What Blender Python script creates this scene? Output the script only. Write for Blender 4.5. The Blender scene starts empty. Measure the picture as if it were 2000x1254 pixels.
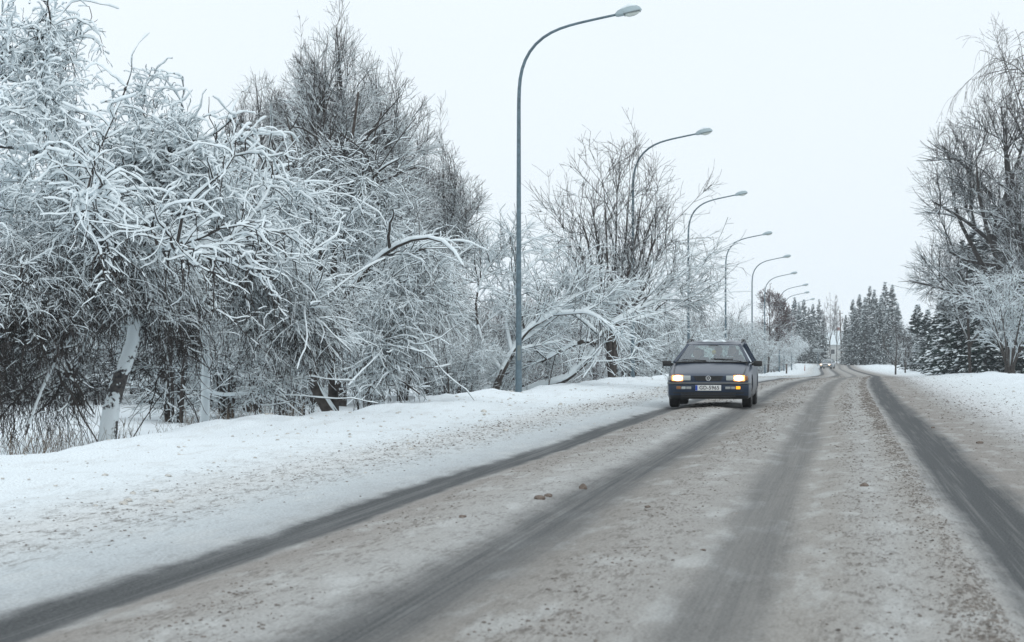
import bpy, bmesh, math, random
import numpy as np
from mathutils import Vector, Matrix

# ------------------------------------------------------------------ camera, sky, sun, exposure
SC = bpy.context.scene
COL = SC.collection
FPX = 4300.0            # focal length in pixels of a 2000 px wide frame
CAMH = 1.16
YAW = math.atan(645.0 / FPX)
PITCH = math.atan(58.0 / FPX)
cam_d = bpy.data.cameras.new("camera")
cam_d.sensor_width = 36.0
cam_d.lens = 36.0 * FPX / 2000.0
cam_d.clip_start = 0.2
cam_d.clip_end = 6000.0
cam_d.dof.use_dof = True
cam_d.dof.focus_distance = 46.0
cam_d.dof.aperture_fstop = 7.0
cam = bpy.data.objects.new("camera", cam_d)
COL.objects.link(cam)
cam.location = (0, 0, CAMH)
cam.rotation_euler = (math.pi / 2 + PITCH, 0, YAW)
SC.camera = cam
CR = np.array(cam.rotation_euler.to_matrix())

world = bpy.data.worlds.new("World")
SC.world = world
world.use_nodes = True
wn = world.node_tree.nodes
wl = world.node_tree.links
wn.clear()
w_out = wn.new('ShaderNodeOutputWorld')
w_bg = wn.new('ShaderNodeBackground')
w_sky = wn.new('ShaderNodeTexSky')
w_sky.sky_type = 'NISHITA'
w_sky.sun_disc = False
SUN_EL, SUN_ROT = math.radians(38), math.radians(150)
w_sky.sun_elevation = SUN_EL
w_sky.sun_rotation = SUN_ROT
w_sky.air_density = 1.0
w_sky.dust_density = 4.0
w_mix = wn.new('ShaderNodeMix')
w_mix.data_type = 'RGBA'
w_mix.inputs[0].default_value = 0.93          # the closed cloud cover over the clear sky
w_n = wn.new('ShaderNodeTexNoise')          # barely visible unevenness of the cloud cover
w_n.inputs['Scale'].default_value = 2.2; w_n.inputs['Detail'].default_value = 4
w_tc = wn.new('ShaderNodeTexCoord'); wl.new(w_tc.outputs['Generated'], w_n.inputs['Vector'])
OVC = wn.new('ShaderNodeValToRGB')
OVC.color_ramp.elements[0].position = .3; OVC.color_ramp.elements[1].position = .7
OVC.color_ramp.elements[0].color = (.905, .985, 1.04, 1); OVC.color_ramp.elements[1].color = (.97, 1.045, 1.095, 1)
wl.new(w_n.outputs['Fac'], OVC.inputs[0])
w_sc = wn.new('ShaderNodeVectorMath'); w_sc.operation = 'SCALE'; w_sc.inputs['Scale'].default_value = 10.25
wl.new(OVC.outputs[0], w_sc.inputs[0])
w_bg.inputs[1].default_value = 0.1
wl.new(w_sky.outputs[0], w_mix.inputs[6])
wl.new(w_sc.outputs[0], w_mix.inputs[7])
wl.new(w_mix.outputs[2], w_bg.inputs[0])
wl.new(w_bg.outputs[0], w_out.inputs[0])

sun_d = bpy.data.lights.new("sun", 'SUN')
sun_d.energy = 0.5
sun_d.angle = math.radians(40)
sun_d.color = (1.0, 0.97, 0.93)
sun = bpy.data.objects.new("sun", sun_d)
COL.objects.link(sun)
sun.rotation_euler = (math.radians(90) - SUN_EL, 0, math.radians(180) - SUN_ROT)

SC.view_settings.view_transform = 'Standard'
SC.view_settings.look = 'None'
SC.view_settings.exposure = 0.0
SC.view_settings.gamma = 1.0
SC.view_settings.use_curve_mapping = False
SC.cycles.use_denoising = True
SC.cycles.max_bounces = 6
SC.cycles.diffuse_bounces = 3
SC.cycles.transparent_max_bounces = 12
SC.cycles.volume_bounces = 2

def P(px, py, Y):
    """World point seen at photo pixel (px, py) on the vertical plane y = Y."""
    d = CR @ np.array([(px - 1000.0) / FPX, (627.0 - py) / FPX, -1.0])
    t = Y / d[1]
    return np.array([d[0] * t, Y, CAMH + d[2] * t])

# ------------------------------------------------------------------ helpers
def tag(o, label=None, cat=None, group=None, kind=None):
    if label: o["label"] = label
    if cat: o["category"] = cat
    if group: o["group"] = group
    if kind: o["kind"] = kind
    return o

def empty(name, loc, rz=0.0, label=None, cat=None, group=None):
    o = bpy.data.objects.new(name, None)
    COL.objects.link(o)
    o.location = [float(c) for c in loc]
    o.rotation_euler = (0, 0, rz)
    o.empty_display_size = 0.3
    return tag(o, label, cat, group)

def link_mesh(name, me, mats, parent=None, loc=None):
    for m in (mats if isinstance(mats, (list, tuple)) else [mats]):
        me.materials.append(m)
    o = bpy.data.objects.new(name, me)
    COL.objects.link(o)
    if parent is not None: o.parent = parent
    if loc is not None: o.location = [float(c) for c in loc]
    return o

def np_mesh(name, V, F, smooth=True, uv=None, mi=None):
    """V (n,3), F list of (k,m) int arrays of equal-size faces."""
    me = bpy.data.meshes.new(name)
    if not isinstance(F, list): F = [F]
    F = [f for f in F if len(f)]
    nl = sum(f.size for f in F); nf = sum(len(f) for f in F)
    me.vertices.add(len(V)); me.loops.add(nl); me.polygons.add(nf)
    me.vertices.foreach_set("co", np.ascontiguousarray(V, dtype=np.float32).ravel())
    loops = np.concatenate([f.ravel() for f in F]).astype(np.int32)
    tot = np.concatenate([np.full(len(f), f.shape[1], dtype=np.int32) for f in F])
    start = np.concatenate([[0], np.cumsum(tot)[:-1]]).astype(np.int32)
    me.loops.foreach_set("vertex_index", loops)
    me.polygons.foreach_set("loop_start", start)
    try: me.polygons.foreach_set("loop_total", tot)
    except Exception: pass
    me.polygons.foreach_set("use_smooth", np.full(nf, smooth, dtype=bool))
    if mi is not None: me.polygons.foreach_set("material_index", np.asarray(mi, dtype=np.int32))
    if uv is not None:
        l = me.uv_layers.new(name="UVMap")
        l.data.foreach_set("uv", np.ascontiguousarray(uv[loops], dtype=np.float32).ravel())
    me.update(calc_edges=True)
    me.validate()
    return me

_perm = np.random.RandomState(7).rand(4096)
def vnoise(x, y, seed=0):
    xi = np.floor(x).astype(np.int64); yi = np.floor(y).astype(np.int64)
    fx = x - xi; fy = y - yi
    fx = fx * fx * (3 - 2 * fx); fy = fy * fy * (3 - 2 * fy)
    def h(a, b): return _perm[((a * 374761393 + b * 668265263 + seed * 1274126177) ^ ((a * 7 + b) >> 3)) & 4095]
    a = h(xi, yi); b = h(xi + 1, yi); c = h(xi, yi + 1); d = h(xi + 1, yi + 1)
    return (a * (1 - fx) + b * fx) * (1 - fy) + (c * (1 - fx) + d * fx) * fy - 0.5
def fbm(x, y, o=4, seed=0):
    s = 0.0; a = 1.0
    for k in range(o):
        s = s + a * vnoise(x * 2 ** k, y * 2 ** k, seed + k); a *= 0.5
    return s
def sstep(a, b, x):
    t = np.clip((x - a) / (b - a), 0, 1); return t * t * (3 - 2 * t)

# ------------------------------------------------------------------ the lie of the land
def shift(v):
    """sideways drift of the road axis at distance v"""
    v = np.asarray(v, dtype=float)
    s = np.interp(v, [0, 50, 65, 80, 95, 110, 130, 150, 170, 190, 220, 250, 290, 330, 400], [0, 0, .05, .16, .34, .56, .9, 1.22, 1.45, 1.55, 1.5, 1.25, .75, .2, 0])
    s = s - np.where(v > 400, (np.minimum(v, 620) - 400) ** 2 / 1600.0, 0) - np.where(v > 620, (v - 620) * .275, 0)
    return s
def base_z(v):
    return np.interp(v, [-30, 60, 85, 113, 142, 172, 201, 231, 260, 290, 330, 420, 520, 700, 2500],
                     [0, 0, -.05, -.22, -.55, -.8, -1.05, -1.25, -1.38, -1.48, -1.53, -1.55, -1.4, -1.2, 2.5])
PU = [-400, -60, -40, -22, -12, -10, -9, -8.2, -7.4, -6, -4.8, -4.1, -3.75, -3.45, -3.15, -2.5, -1.98, -1.4, -.95, -.48, -.05, .55, .75, 1.0, 1.35, 2.2, 3.2, 4.4, 5.6, 6.6, 8, 10, 14, 30, 60, 400]
PZ = [0.5, -.1, -.35, -.5, -.42, -.3, -.02, .15, .17, .11, .05, .02, .0, -.035, -.0, .025, -.02, .02, .02, -.02, .015, .03, .02, -.03, .01, .03, .06, .13, .22, .27, .2, .1, .05, .0, .0, 1.0]
def gz(x, y):
    x = np.asarray(x, dtype=float); y = np.asarray(y, dtype=float)
    u = x - shift(y)
    k = np.interp(y, [-30, 60, 150, 320, 2500], [1, 1, .75, .5, .5])
    z = base_z(y) + np.interp(u, PU, PZ) * np.where(u < -9, 1.0, k)
    return z

def snow_relief(x, y):
    u = x - shift(y)
    off = np.maximum(sstep(-4.6, -6.5, u), sstep(3.0, 5.0, u))
    bank = np.exp(-((u + 7.8) / 1.2) ** 2) + np.exp(-((u - 6.4) / 1.4) ** 2)
    r = off * (fbm(x * 1.1, y * .5, 3, 61) * .03 + fbm(x * .35, y * .22, 3, 3) * .13 + fbm(x * 1.7, y * 1.1, 3, 9) * .035) + bank * (fbm(x * .9, y * .5, 4, 21) * .16 + np.abs(fbm(x * 3.5, y * 2.4, 2, 5)) * .05)
    r = r + off * sstep(-9, -14, u) * fbm(x * .12, y * .1, 2, 33) * .25
    road = (1 - off)
    ridge = np.exp(-((u - .6) / .10) ** 2) * (vnoise(u * 14, y * 5, 41) + .5) * .03
    soft = fbm(u * 5, y * 2.2, 3, 12) * .016
    tr = np.exp(-((u + 3.45) / .2) ** 2) + np.exp(-((u + 1.98) / .3) ** 2) + np.exp(-((u + .48) / .28) ** 2) + np.exp(-((u - 1.0) / .26) ** 2)
    return r + road * (soft * (1 - np.clip(tr, 0, 1)) + ridge)
def ground(x, y):
    return float(gz(x, y) + snow_relief(np.asarray(float(x)), np.asarray(float(y))))

# ------------------------------------------------------------------ materials
def mat(name):
    m = bpy.data.materials.new(name); m.use_nodes = True
    nt = m.node_tree
    b = nt.nodes["Principled BSDF"]
    return m, nt, b
def simple(name, col, rough=0.6, metal=0.0, noise=None, bump=0.0, spec=0.5, coat=0.0):
    m, nt, b = mat(name)
    b.inputs['Base Color'].default_value = (*col, 1)
    b.inputs['Roughness'].default_value = rough
    b.inputs['Metallic'].default_value = metal
    b.inputs['Specular IOR Level'].default_value = spec
    b.inputs['Coat Weight'].default_value = coat
    if noise:
        sc, amt = noise[0], noise[1]
        tc = nt.nodes.new('ShaderNodeTexCoord'); n = nt.nodes.new('ShaderNodeTexNoise')
        n.inputs['Scale'].default_value = sc; n.inputs['Detail'].default_value = 5
        nt.links.new(tc.outputs['Object'], n.inputs['Vector'])
        r = nt.nodes.new('ShaderNodeMapRange')
        r.inputs[1].default_value = .3; r.inputs[2].default_value = .7
        r.inputs[3].default_value = 1 - amt; r.inputs[4].default_value = 1 + amt
        nt.links.new(n.outputs['Fac'], r.inputs[0])
        mx = nt.nodes.new('ShaderNodeVectorMath'); mx.operation = 'SCALE'
        mx.inputs[0].default_value = col
        nt.links.new(r.outputs[0], mx.inputs['Scale'])
        nt.links.new(mx.outputs[0], b.inputs['Base Color'])
        if bump:
            bp = nt.nodes.new('ShaderNodeBump'); bp.inputs['Strength'].default_value = bump
            bp.inputs['Distance'].default_value = .02
            nt.links.new(n.outputs['Fac'], bp.inputs['Height']); nt.links.new(bp.outputs[0], b.inputs['Normal'])
    return m

M_SNOW = simple("snow", (.80, .87, .90), .75, noise=(6, .05), spec=.25)
M_BARK = simple("bark", (.060, .052, .047), .9, noise=(9, .5), bump=.4, spec=.2)
M_TWIG = simple("twig_bark", (.056, .050, .047), .85, noise=(3, .35), spec=.2)
M_TWIG_RED = simple("reddish_twig", (.105, .062, .058), .85, noise=(3, .35), spec=.2)
M_TWIG_PALE = simple("birch_twig", (.16, .14, .14), .85, noise=(3, .3), spec=.2)

def plastered(name, thr):
    m, nt, b = mat(name)
    tc = nt.nodes.new('ShaderNodeTexCoord'); n = nt.nodes.new('ShaderNodeTexNoise')
    n.inputs['Scale'].default_value = 2.3; n.inputs['Detail'].default_value = 8; n.inputs['Roughness'].default_value = .68
    nt.links.new(tc.outputs['Object'], n.inputs['Vector'])
    r = nt.nodes.new('ShaderNodeMapRange'); r.inputs[1].default_value = thr; r.inputs[2].default_value = thr + .012
    nt.links.new(n.outputs['Fac'], r.inputs[0])
    n2 = nt.nodes.new('ShaderNodeTexNoise'); n2.inputs['Scale'].default_value = 22; n2.inputs['Detail'].default_value = 4
    nt.links.new(tc.outputs['Object'], n2.inputs['Vector'])
    cr = nt.nodes.new('ShaderNodeValToRGB')
    cr.color_ramp.elements[0].color = (.025, .025, .027, 1); cr.color_ramp.elements[1].color = (.11, .10, .095, 1)
    cr.color_ramp.elements[0].position = .35; cr.color_ramp.elements[1].position = .7
    nt.links.new(n2.outputs['Fac'], cr.inputs[0])
    mx = nt.nodes.new('ShaderNodeMix'); mx.data_type = 'RGBA'
    nt.links.new(r.outputs[0], mx.inputs[0]); nt.links.new(cr.outputs[0], mx.inputs[7])
    mx.inputs[6].default_value = (.78, .85, .88, 1)
    nt.links.new(mx.outputs[2], b.inputs['Base Color'])
    b.inputs['Roughness'].default_value = .8
    bp = nt.nodes.new('ShaderNodeBump'); bp.inputs['Strength'].default_value = .6; bp.inputs['Distance'].default_value = .03; bp.invert = True
    nt.links.new(r.outputs[0], bp.inputs['Height']); nt.links.new(bp.outputs[0], b.inputs['Normal'])
    return m
M_TRUNK_PLASTER = plastered("snow_plastered_bark", .515)
M_TRUNK_PLASTER2 = plastered("snow_plastered_bark_light", .64)
M_TRUNK_PART = plastered("part_plastered_bark", .46)

def ground_mat():
    m, nt, b = mat("snow_and_slush")
    N = nt.nodes.new; L = nt.links.new
    uv = N('ShaderNodeUVMap'); uv.uv_map = "UVMap"
    sep = N('ShaderNodeSeparateXYZ'); L(uv.outputs[0], sep.inputs[0])
    def vec(su, sv):
        mp = N('ShaderNodeVectorMath'); mp.operation = 'MULTIPLY'; mp.inputs[1].default_value = (su, sv, 1)
        L(uv.outputs[0], mp.inputs[0]); return mp.outputs[0]
    def noise(su, sv, detail=3, rough=.55, dist=0.0):
        n = N('ShaderNodeTexNoise'); n.noise_dimensions = '2D'; n.inputs['Scale'].default_value = 1; n.inputs['Detail'].default_value = detail
        n.inputs['Roughness'].default_value = rough; n.inputs['Distortion'].default_value = dist
        L(vec(su, sv), n.inputs['Vector']); return n.outputs['Fac']
    def math_(op, a, b_=None, c=None):
        n = N('ShaderNodeMath'); n.operation = op
        for i, x in enumerate((a, b_, c)):
            if x is None: continue
            if isinstance(x, (int, float)): n.inputs[i].default_value = x
            else: L(x, n.inputs[i])
        return n.outputs[0]
    def mrange(x, a, b_, c, d, smooth=True):
        n = N('ShaderNodeMapRange'); n.interpolation_type = 'SMOOTHSTEP' if smooth else 'LINEAR'
        L(x, n.inputs[0])
        for i, q in enumerate((a, b_, c, d)): n.inputs[i + 1].default_value = q
        return n.outputs[0]
    u0 = sep.outputs[0]
    wob = math_('MULTIPLY', math_('SUBTRACT', noise(.05, .13, 2), .5), .22)
    wob2 = math_('MULTIPLY', math_('SUBTRACT', noise(2.5, .9, 4, .65), .5), .28)
    u1 = math_('ADD', u0, wob)
    u = math_('ADD', u1, wob2)
    # base colour across the road
    DK = .86
    stops = [(-8, (.83, .89, .91)), (-5.7, (.80, .86, .875)), (-4.9, (.68, .70, .69)), (-4.15, (.64, .69, .70)), (-3.85, (.56, .60, .61)),
             (-3.15, (.34, .315, .285)), (-2.75, (.45, .435, .405)), (-2.35, (.49, .49, .47)), (-1.6, (.32, .30, .27)), (-1.15, (.43, .415, .385)), (-.75, (.38, .37, .345)),
             (-.1, (.38, .36, .325)), (.25, (.47, .465, .44)), (.55, (.42, .40, .365)), (.78, (.49, .49, .47)), (1.45, (.335, .31, .28)), (1.95, (.38, .36, .33)), (2.3, (.54, .54, .525)), (2.79, (.78, .80, .80)),
             (3.6, (.78, .83, .835)), (5.5, (.82, .88, .90)), (8, (.83, .89, .91))]
    stops = [(q, tuple(x * (1 if (q < -4.3 or q > 2.8) else DK) * (1, 1.005, 1.025)[j] for j, x in enumerate(c))) for q, c in stops]
    ramp = N('ShaderNodeValToRGB'); e = ramp.color_ramp.elements
    while len(e) > 1: e.remove(e[-1])
    e[0].position = 0; e[0].color = (*stops[0][1], 1)
    for q, c in stops[1:]:
        el = e.new((q + 8) / 16); el.color = (*c, 1)
    L(mrange(u, -8, 8, 0, 1, False), ramp.inputs[0])
    # brown speckle, strongest where the clods lie
    sp = [(-8, .0), (-6.3, .05), (-5.5, .35), (-4.9, .8), (-4.5, .9), (-4.1, .15), (-3.2, .35), (-2.9, .75), (-2.5, .55), (-1.7, .3), (-1.3, .85), (-1.0, .6), (-.7, .2), (-.2, .35), (.1, .8), (.3, .55), (.55, .95), (.7, .8), (.85, .45),
          (1.3, .15), (1.9, .5), (2.3, .75), (3.0, .6), (4.2, .3), (6, .12), (8, 0)]
    r2 = N('ShaderNodeValToRGB'); e = r2.color_ramp.elements
    while len(e) > 1: e.remove(e[-1])
    e[0].position = 0; e[0].color = (sp[0][1],) * 3 + (1,)
    for q, c in sp[1:]:
        el = e.new((q + 8) / 16); el.color = (c, c, c, 1)
    L(mrange(u, -8, 8, 0, 1, False), r2.inputs[0])
    n_f = noise(30, 5, 4, .75)
    n_m = noise(7, 2.2, 3, .6)
    n_s = noise(60, 30, 2, .6)
    s1 = mrange(n_f, .44, .60, 0, 1)
    s2 = mrange(n_m, .40, .64, .15, 1)
    s3 = math_('MULTIPLY', s1, s2)
    spk = math_('MULTIPLY', math_('MULTIPLY', s3, r2.outputs[0]), .95)
    mx = N('ShaderNodeMix'); mx.data_type = 'RGBA'
    L(spk, mx.inputs[0]); L(ramp.outputs[0], mx.inputs[6]); mx.inputs[7].default_value = (.12, .105, .09, 1)
    # pale powder patches
    mx2 = N('ShaderNodeMix'); mx2.data_type = 'RGBA'
    pw = math_('MULTIPLY', mrange(noise(3.2, .8, 4, .6), .5, .72, 0, .38), mrange(u, 3.0, 4.5, 1, 0))
    L(pw, mx2.inputs[0]); L(mx.outputs[2], mx2.inputs[6]); mx2.inputs[7].default_value = (.60, .62, .615, 1)
    # wheel tracks
    streak = noise(46, .22, 4, .7)
    streak2 = noise(11, .18, 2, .5)
    tracks = [(-3.45, .11, .15, .97), (-1.95, .05, .38, .84), (-.54, .10, .22, .52), (1.05, .13, .30, 1.06)]
    T = None
    for c, w, s, a in tracks:
        d = math_('ABSOLUTE', math_('SUBTRACT', math_('ADD', u1, math_('MULTIPLY', wob2, .6)), c))
        t = mrange(d, w, w + s, a, 0)
        T = t if T is None else math_('MAXIMUM', T, t)
    st = math_('ADD', mrange(streak, .32, .68, .80, 1.10, False), mrange(streak2, .3, .7, -.14, .12, False))
    Tm = math_('MULTIPLY', T, st)
    Tc = N('ShaderNodeClamp'); L(Tm, Tc.inputs[0]); Tc.inputs[2].default_value = .97
    tcol = N('ShaderNodeMix'); tcol.data_type = 'RGBA'
    L(mrange(noise(70, 26, 4, .8), .3, .7, 0, 1, False), tcol.inputs[0])
    tcol.inputs[6].default_value = (.022, .027, .031, 1); tcol.inputs[7].default_value = (.098, .103, .105, 1)
    mx3 = N('ShaderNodeMix'); mx3.data_type = 'RGBA'
    L(Tc.outputs[0], mx3.inputs[0]); L(mx2.outputs[2], mx3.inputs[6]); L(tcol.outputs[2], mx3.inputs[7])
    # overall fine grain
    gr = N('ShaderNodeVectorMath'); gr.operation = 'SCALE'
    L(mx3.outputs[2], gr.inputs[0]); L(mrange(n_s, .25, .75, .78, 1.14, False), gr.inputs['Scale'])
    L(gr.outputs[0], b.inputs['Base Color'])
    L(mrange(Tc.outputs[0], 0, 1, .85, .70, False), b.inputs['Roughness'])
    L(mrange(Tc.outputs[0], 0, 1, .3, .12, False), b.inputs['Specular IOR Level'])
    h = math_('ADD', math_('MULTIPLY', n_f, .7), math_('MULTIPLY', n_m, 1.3))
    h = math_('MULTIPLY', h, math_('MULTIPLY', mrange(Tc.outputs[0], 0, .8, 1, .12), mrange(u, -5.2, -6.4, 1, .35)))
    bp = N('ShaderNodeBump'); bp.inputs['Strength'].default_value = .55; bp.inputs['Distance'].default_value = .03
    L(h, bp.inputs['Height']); L(bp.outputs[0], b.inputs['Normal'])
    return m
M_GROUND = ground_mat()

# ------------------------------------------------------------------ ground and road
def vrows():
    r = list(np.arange(-30, 6, 1.0)); v = 6.0
    while v < 2500:
        r.append(v); v += max(.07, min(.07 + (v - 6) * .0075, 60))
    return np.array(r + [2500.0])
VR = vrows()
def sheet(us):
    U, Vv = np.meshgrid(us, VR)
    X = U + shift(Vv); Z = gz(X, Vv) + snow_relief(X, Vv)
    V = np.stack([X, Vv, Z], -1).reshape(-1, 3)
    n, k = U.shape
    i = np.arange((n - 1) * k).reshape(n - 1, k)[:, :-1]
    F = np.stack([i, i + 1, i + k + 1, i + k], -1).reshape(-1, 4)
    return V, F, np.stack([U, Vv], -1).reshape(-1, 2)
def seg(a, b, d): return list(np.linspace(a, b, max(2, int(round((b - a) / d)) + 1)))
uL = [-400, -200, -120, -80] + seg(-60, -20, 1.0) + seg(-19.5, -10, .3)[0:] + seg(-9.9, -4.6, .08)
uR0 = seg(-4.6, 3.2, .05)
uRt = seg(3.2, 8, .10) + seg(8.2, 20, .5) + seg(21, 60, 2) + [80, 120, 200, 400]
for nm, us, lab in (("snow_ground", uL, "white roadside snowbank with grey crumbs and the flat snowfield behind it"),
                    ("road", uR0, "road under brown slush and packed snow with four dark wheel tracks"),
                    ("snow_ground", uRt, "dirty snow verge rising into a low ploughed bank by the evergreens")):
    V, F, UV = sheet(np.array(us))
    o = link_mesh(nm, np_mesh(nm, V, F, True, UV), M_GROUND)
    tag(o, lab, kind="structure")

# crumbs of dirty ice on the snow
def lumps(pos, size, seed, squash=.75):
    rs = np.random.RandomState(seed); n = len(pos)
    base = np.array([[0, 0, .9]] + [[math.cos(a) * .62, math.sin(a) * .62, .62] for a in np.arange(5) * 2 * math.pi / 5] + [[math.cos(a + .6), math.sin(a + .6), -.1] for a in np.arange(5) * 2 * math.pi / 5], float)
    jit = 1 + rs.uniform(-.38, .38, (n, 11, 1))
    ang = rs.uniform(0, 6.28, n); ca, sa = np.cos(ang), np.sin(ang)
    B = base[None] * jit
    B = np.stack([B[..., 0] * ca[:, None] - B[..., 1] * sa[:, None], B[..., 0] * sa[:, None] + B[..., 1] * ca[:, None], B[..., 2] * squash], -1)
    V = pos[:, None, :] + B * size[:, None, None]
    f = []
    for k in range(5):
        a, b_ = 1 + k, 1 + (k + 1) % 5
        f += [[0, a, b_], [a, a + 5, b_], [b_, a + 5, b_ + 5]]
    F = (np.array(f)[None] + (np.arange(n) * 11)[:, None, None]).reshape(-1, 3)
    return V.reshape(-1, 3), F
M_CRUMB = simple("dirty_ice_crumbs", (.19, .172, .155), .85, noise=(14, .45), bump=.4, spec=.25)
M_CRUMB_L = simple("greyish_snow_lumps", (.52, .51, .48), .8, noise=(8, .3), bump=.5, spec=.25)
rs = np.random.RandomState(5)
def crumbs(n, bands, v0, v1, smin, smax, seed, pw=1.0):
    rs = np.random.RandomState(seed)
    q = rs.rand(n)
    v = v0 * (v1 / v0) ** (q ** pw)
    w = np.array([b[2] for b in bands], float); w /= w.sum()
    k = rs.choice(len(bands), n, p=w)
    u = np.array([b[0] for b in bands])[k] + np.array([b[1] for b in bands])[k] * rs.randn(n)
    s = (smin + (smax - smin) * rs.rand(n) ** 6) * np.clip(v / 26, .75, 1.7)
    cl = vnoise(u * 2.2, v * .9, 77) + vnoise(u * .8, v * .25, 78)
    keep = cl > rs.uniform(-.6, .45, n)
    tr = np.minimum.reduce([np.abs(u - c) / w_ for c, w_ in ((-3.44, .26), (-1.97, .40), (-.52, .32), (1.03, .34))])
    keep &= (tr > 1)
    u, v, s = u[keep], v[keep], s[keep]
    x = u + shift(v)
    z = gz(x, v) + snow_relief(x, v) + s * .15
    return lumps(np.stack([x, v, z], -1), s, seed, .6)
V, F = crumbs(90000, [(-4.9, .35, 2.4), (-2.85, .25, 1.5), (-2.45, .2, .6), (-1.2, .25, 1.9), (.12, .16, 1.1), (.58, .08, 3.4), (.62, .16, 1.0), (2.3, .35, .9), (1.7, .3, .3), (3.4, .6, .5)], 7.5, 160, .004, .0165, 11)
tag(link_mesh("dirty_ice_crumbs", np_mesh("crumbs", V, F, True), M_CRUMB), "small brown crumbs of ice scattered between the wheel tracks", "ice crumbs", kind="stuff")
V, F = crumbs(5200, [(-6.3, .9, 2.0), (-7.6, .7, .8), (5.2, .9, 1.6)], 9, 170, .006, .030, 12)
tag(link_mesh("grey_snow_crumbs", np_mesh("crumbs_l", V, F, True), M_CRUMB_L), "grey lumps of old snow scattered over the roadside banks", "snow lumps", kind="stuff")
# ------------------------------------------------------------------ branch and snow meshes
def frames(pts):
    T = np.zeros_like(pts)
    T[:, 1:-1] = pts[:, 2:] - pts[:, :-2]; T[:, 0] = pts[:, 1] - pts[:, 0]; T[:, -1] = pts[:, -1] - pts[:, -2]
    T /= np.linalg.norm(T, axis=2, keepdims=True) + 1e-9
    return T
def tubes(pts, rad, k):
    """pts (B,n,3) rad (B,n) -> tubes with k sides"""
    B, n, _ = pts.shape
    T = frames(pts)
    ref = np.where(np.abs(T[:, :1, 2:3]) > .85, np.array([1., 0, 0]), np.array([0, 0, 1.]))
    A = np.cross(T, np.broadcast_to(ref, T.shape)); A /= np.linalg.norm(A, axis=2, keepdims=True) + 1e-9
    C = np.cross(A, T)
    an = np.arange(k) * 2 * math.pi / k
    V = pts[:, :, None] + rad[:, :, None, None] * (A[:, :, None] * np.cos(an)[:, None] + C[:, :, None] * np.sin(an)[:, None])
    idx = np.arange(B * n * k).reshape(B, n, k)
    a, b = idx[:, :-1], idx[:, 1:]
    F = np.stack([a, np.roll(a, -1, 2), np.roll(b, -1, 2), b], -1).reshape(-1, 4)
    return V.reshape(-1, 3), F
def snow_strips(pts, rad, s0, rs, cover=.35, hfac=None):
    B, n, _ = pts.shape
    if n < 12:      # finer steps so the snow sits in lumps
        q = np.zeros((B, 2 * n - 1, 3)); q[:, ::2] = pts; q[:, 1::2] = (pts[:, 1:] + pts[:, :-1]) / 2; pts = q
        q = np.zeros((B, 2 * n - 1)); q[:, ::2] = rad; q[:, 1::2] = (rad[:, 1:] + rad[:, :-1]) / 2; rad = q; n = 2 * n - 1
    T = frames(pts)
    hz = np.sqrt(np.clip(1 - T[..., 2] ** 2, 0, 1))
    A = np.stack([-T[..., 1], T[..., 0], np.zeros_like(hz)], -1)
    A /= np.linalg.norm(A, axis=2, keepdims=True) + 1e-6
    C = np.cross(A, T); C *= np.sign(C[..., 2:3] + 1e-9)
    q = rs.rand(B, n); q[:, 1:-1] = (q[:, :-2] + 2 * q[:, 1:-1] + q[:, 2:]) / 4
    g = rs.rand(B, 1) * .40 + q * .62 + rs.rand(B, n) * .26
    s = s0 * np.clip(hz * 1.25 - .25, 0, 1) * np.clip(g - cover, 0, 1) / (1 - cover) * 1.5
    if hfac is not None: s = s * hfac(pts)
    s[:, -1] *= .5; s = np.minimum(s, rad * 2.0 + .022)
    w = rad * .9 + s * .55; h = rad + s
    prof = np.array([[-1, -.1], [-.7, .72], [0, 1.0], [.7, .72], [1, -.1]])
    V = pts[:, :, None] + A[:, :, None] * (w[:, :, None] * prof[:, 0])[..., None] + C[:, :, None] * (h[:, :, None] * prof[:, 1])[..., None]
    idx = np.arange(B * n * 5).reshape(B, n, 5)
    a, b = idx[:, :-1], idx[:, 1:]
    F = np.stack([a, np.roll(a, -1, 2), np.roll(b, -1, 2), b], -1)
    ok = (np.maximum(s[:, :-1], s[:, 1:]) > s0 * .16)
    F = F[ok].reshape(-1, 4)
    used = np.unique(F); m = np.full(B * n * 5, -1, dtype=np.int64); m[used] = np.arange(len(used))
    return V.reshape(-1, 3)[used], m[F] if len(F) else F
def merge(parts):
    Vs, Fs, o = [], [], 0
    for V, F in parts:
        if len(F) == 0: continue
        Vs.append(V); Fs.append(F + o); o += len(V)
    return (np.concatenate(Vs), np.concatenate(Fs)) if Vs else (np.zeros((0, 3)), np.zeros((0, 4), int))
def unit(v): return v / (np.linalg.norm(v, axis=-1, keepdims=True) + 1e-9)
def resample(poly, n):
    """polyline of (x,y,z,r) -> n points, smoothed"""
    p = np.array(poly, float)
    d = np.concatenate([[0], np.cumsum(np.linalg.norm(np.diff(p[:, :3], axis=0), axis=1))])
    t = np.linspace(0, d[-1], n)
    q = np.stack([np.interp(t, d, p[:, i]) for i in range(4)], 1)
    for _ in range(2):
        q[1:-1] = q[1:-1] * .5 + (q[:-2] + q[2:]) * .25
    return q
def grow(rs, S, D, L, r0, r1, n, wob, g):
    B = len(S)
    pts = np.zeros((B, n + 1, 3)); pts[:, 0] = S; D = unit(D)
    for k in range(n):
        D = unit(D + rs.normal(0, wob, (B, 3)) + np.array([0, 0, g]))
        pts[:, k + 1] = pts[:, k] + D * (L / n)[:, None]
    t = np.linspace(0, 1, n + 1)
    rad = r0[:, None] * (1 - t) + r1[:, None] * t
    return pts, rad
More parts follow.
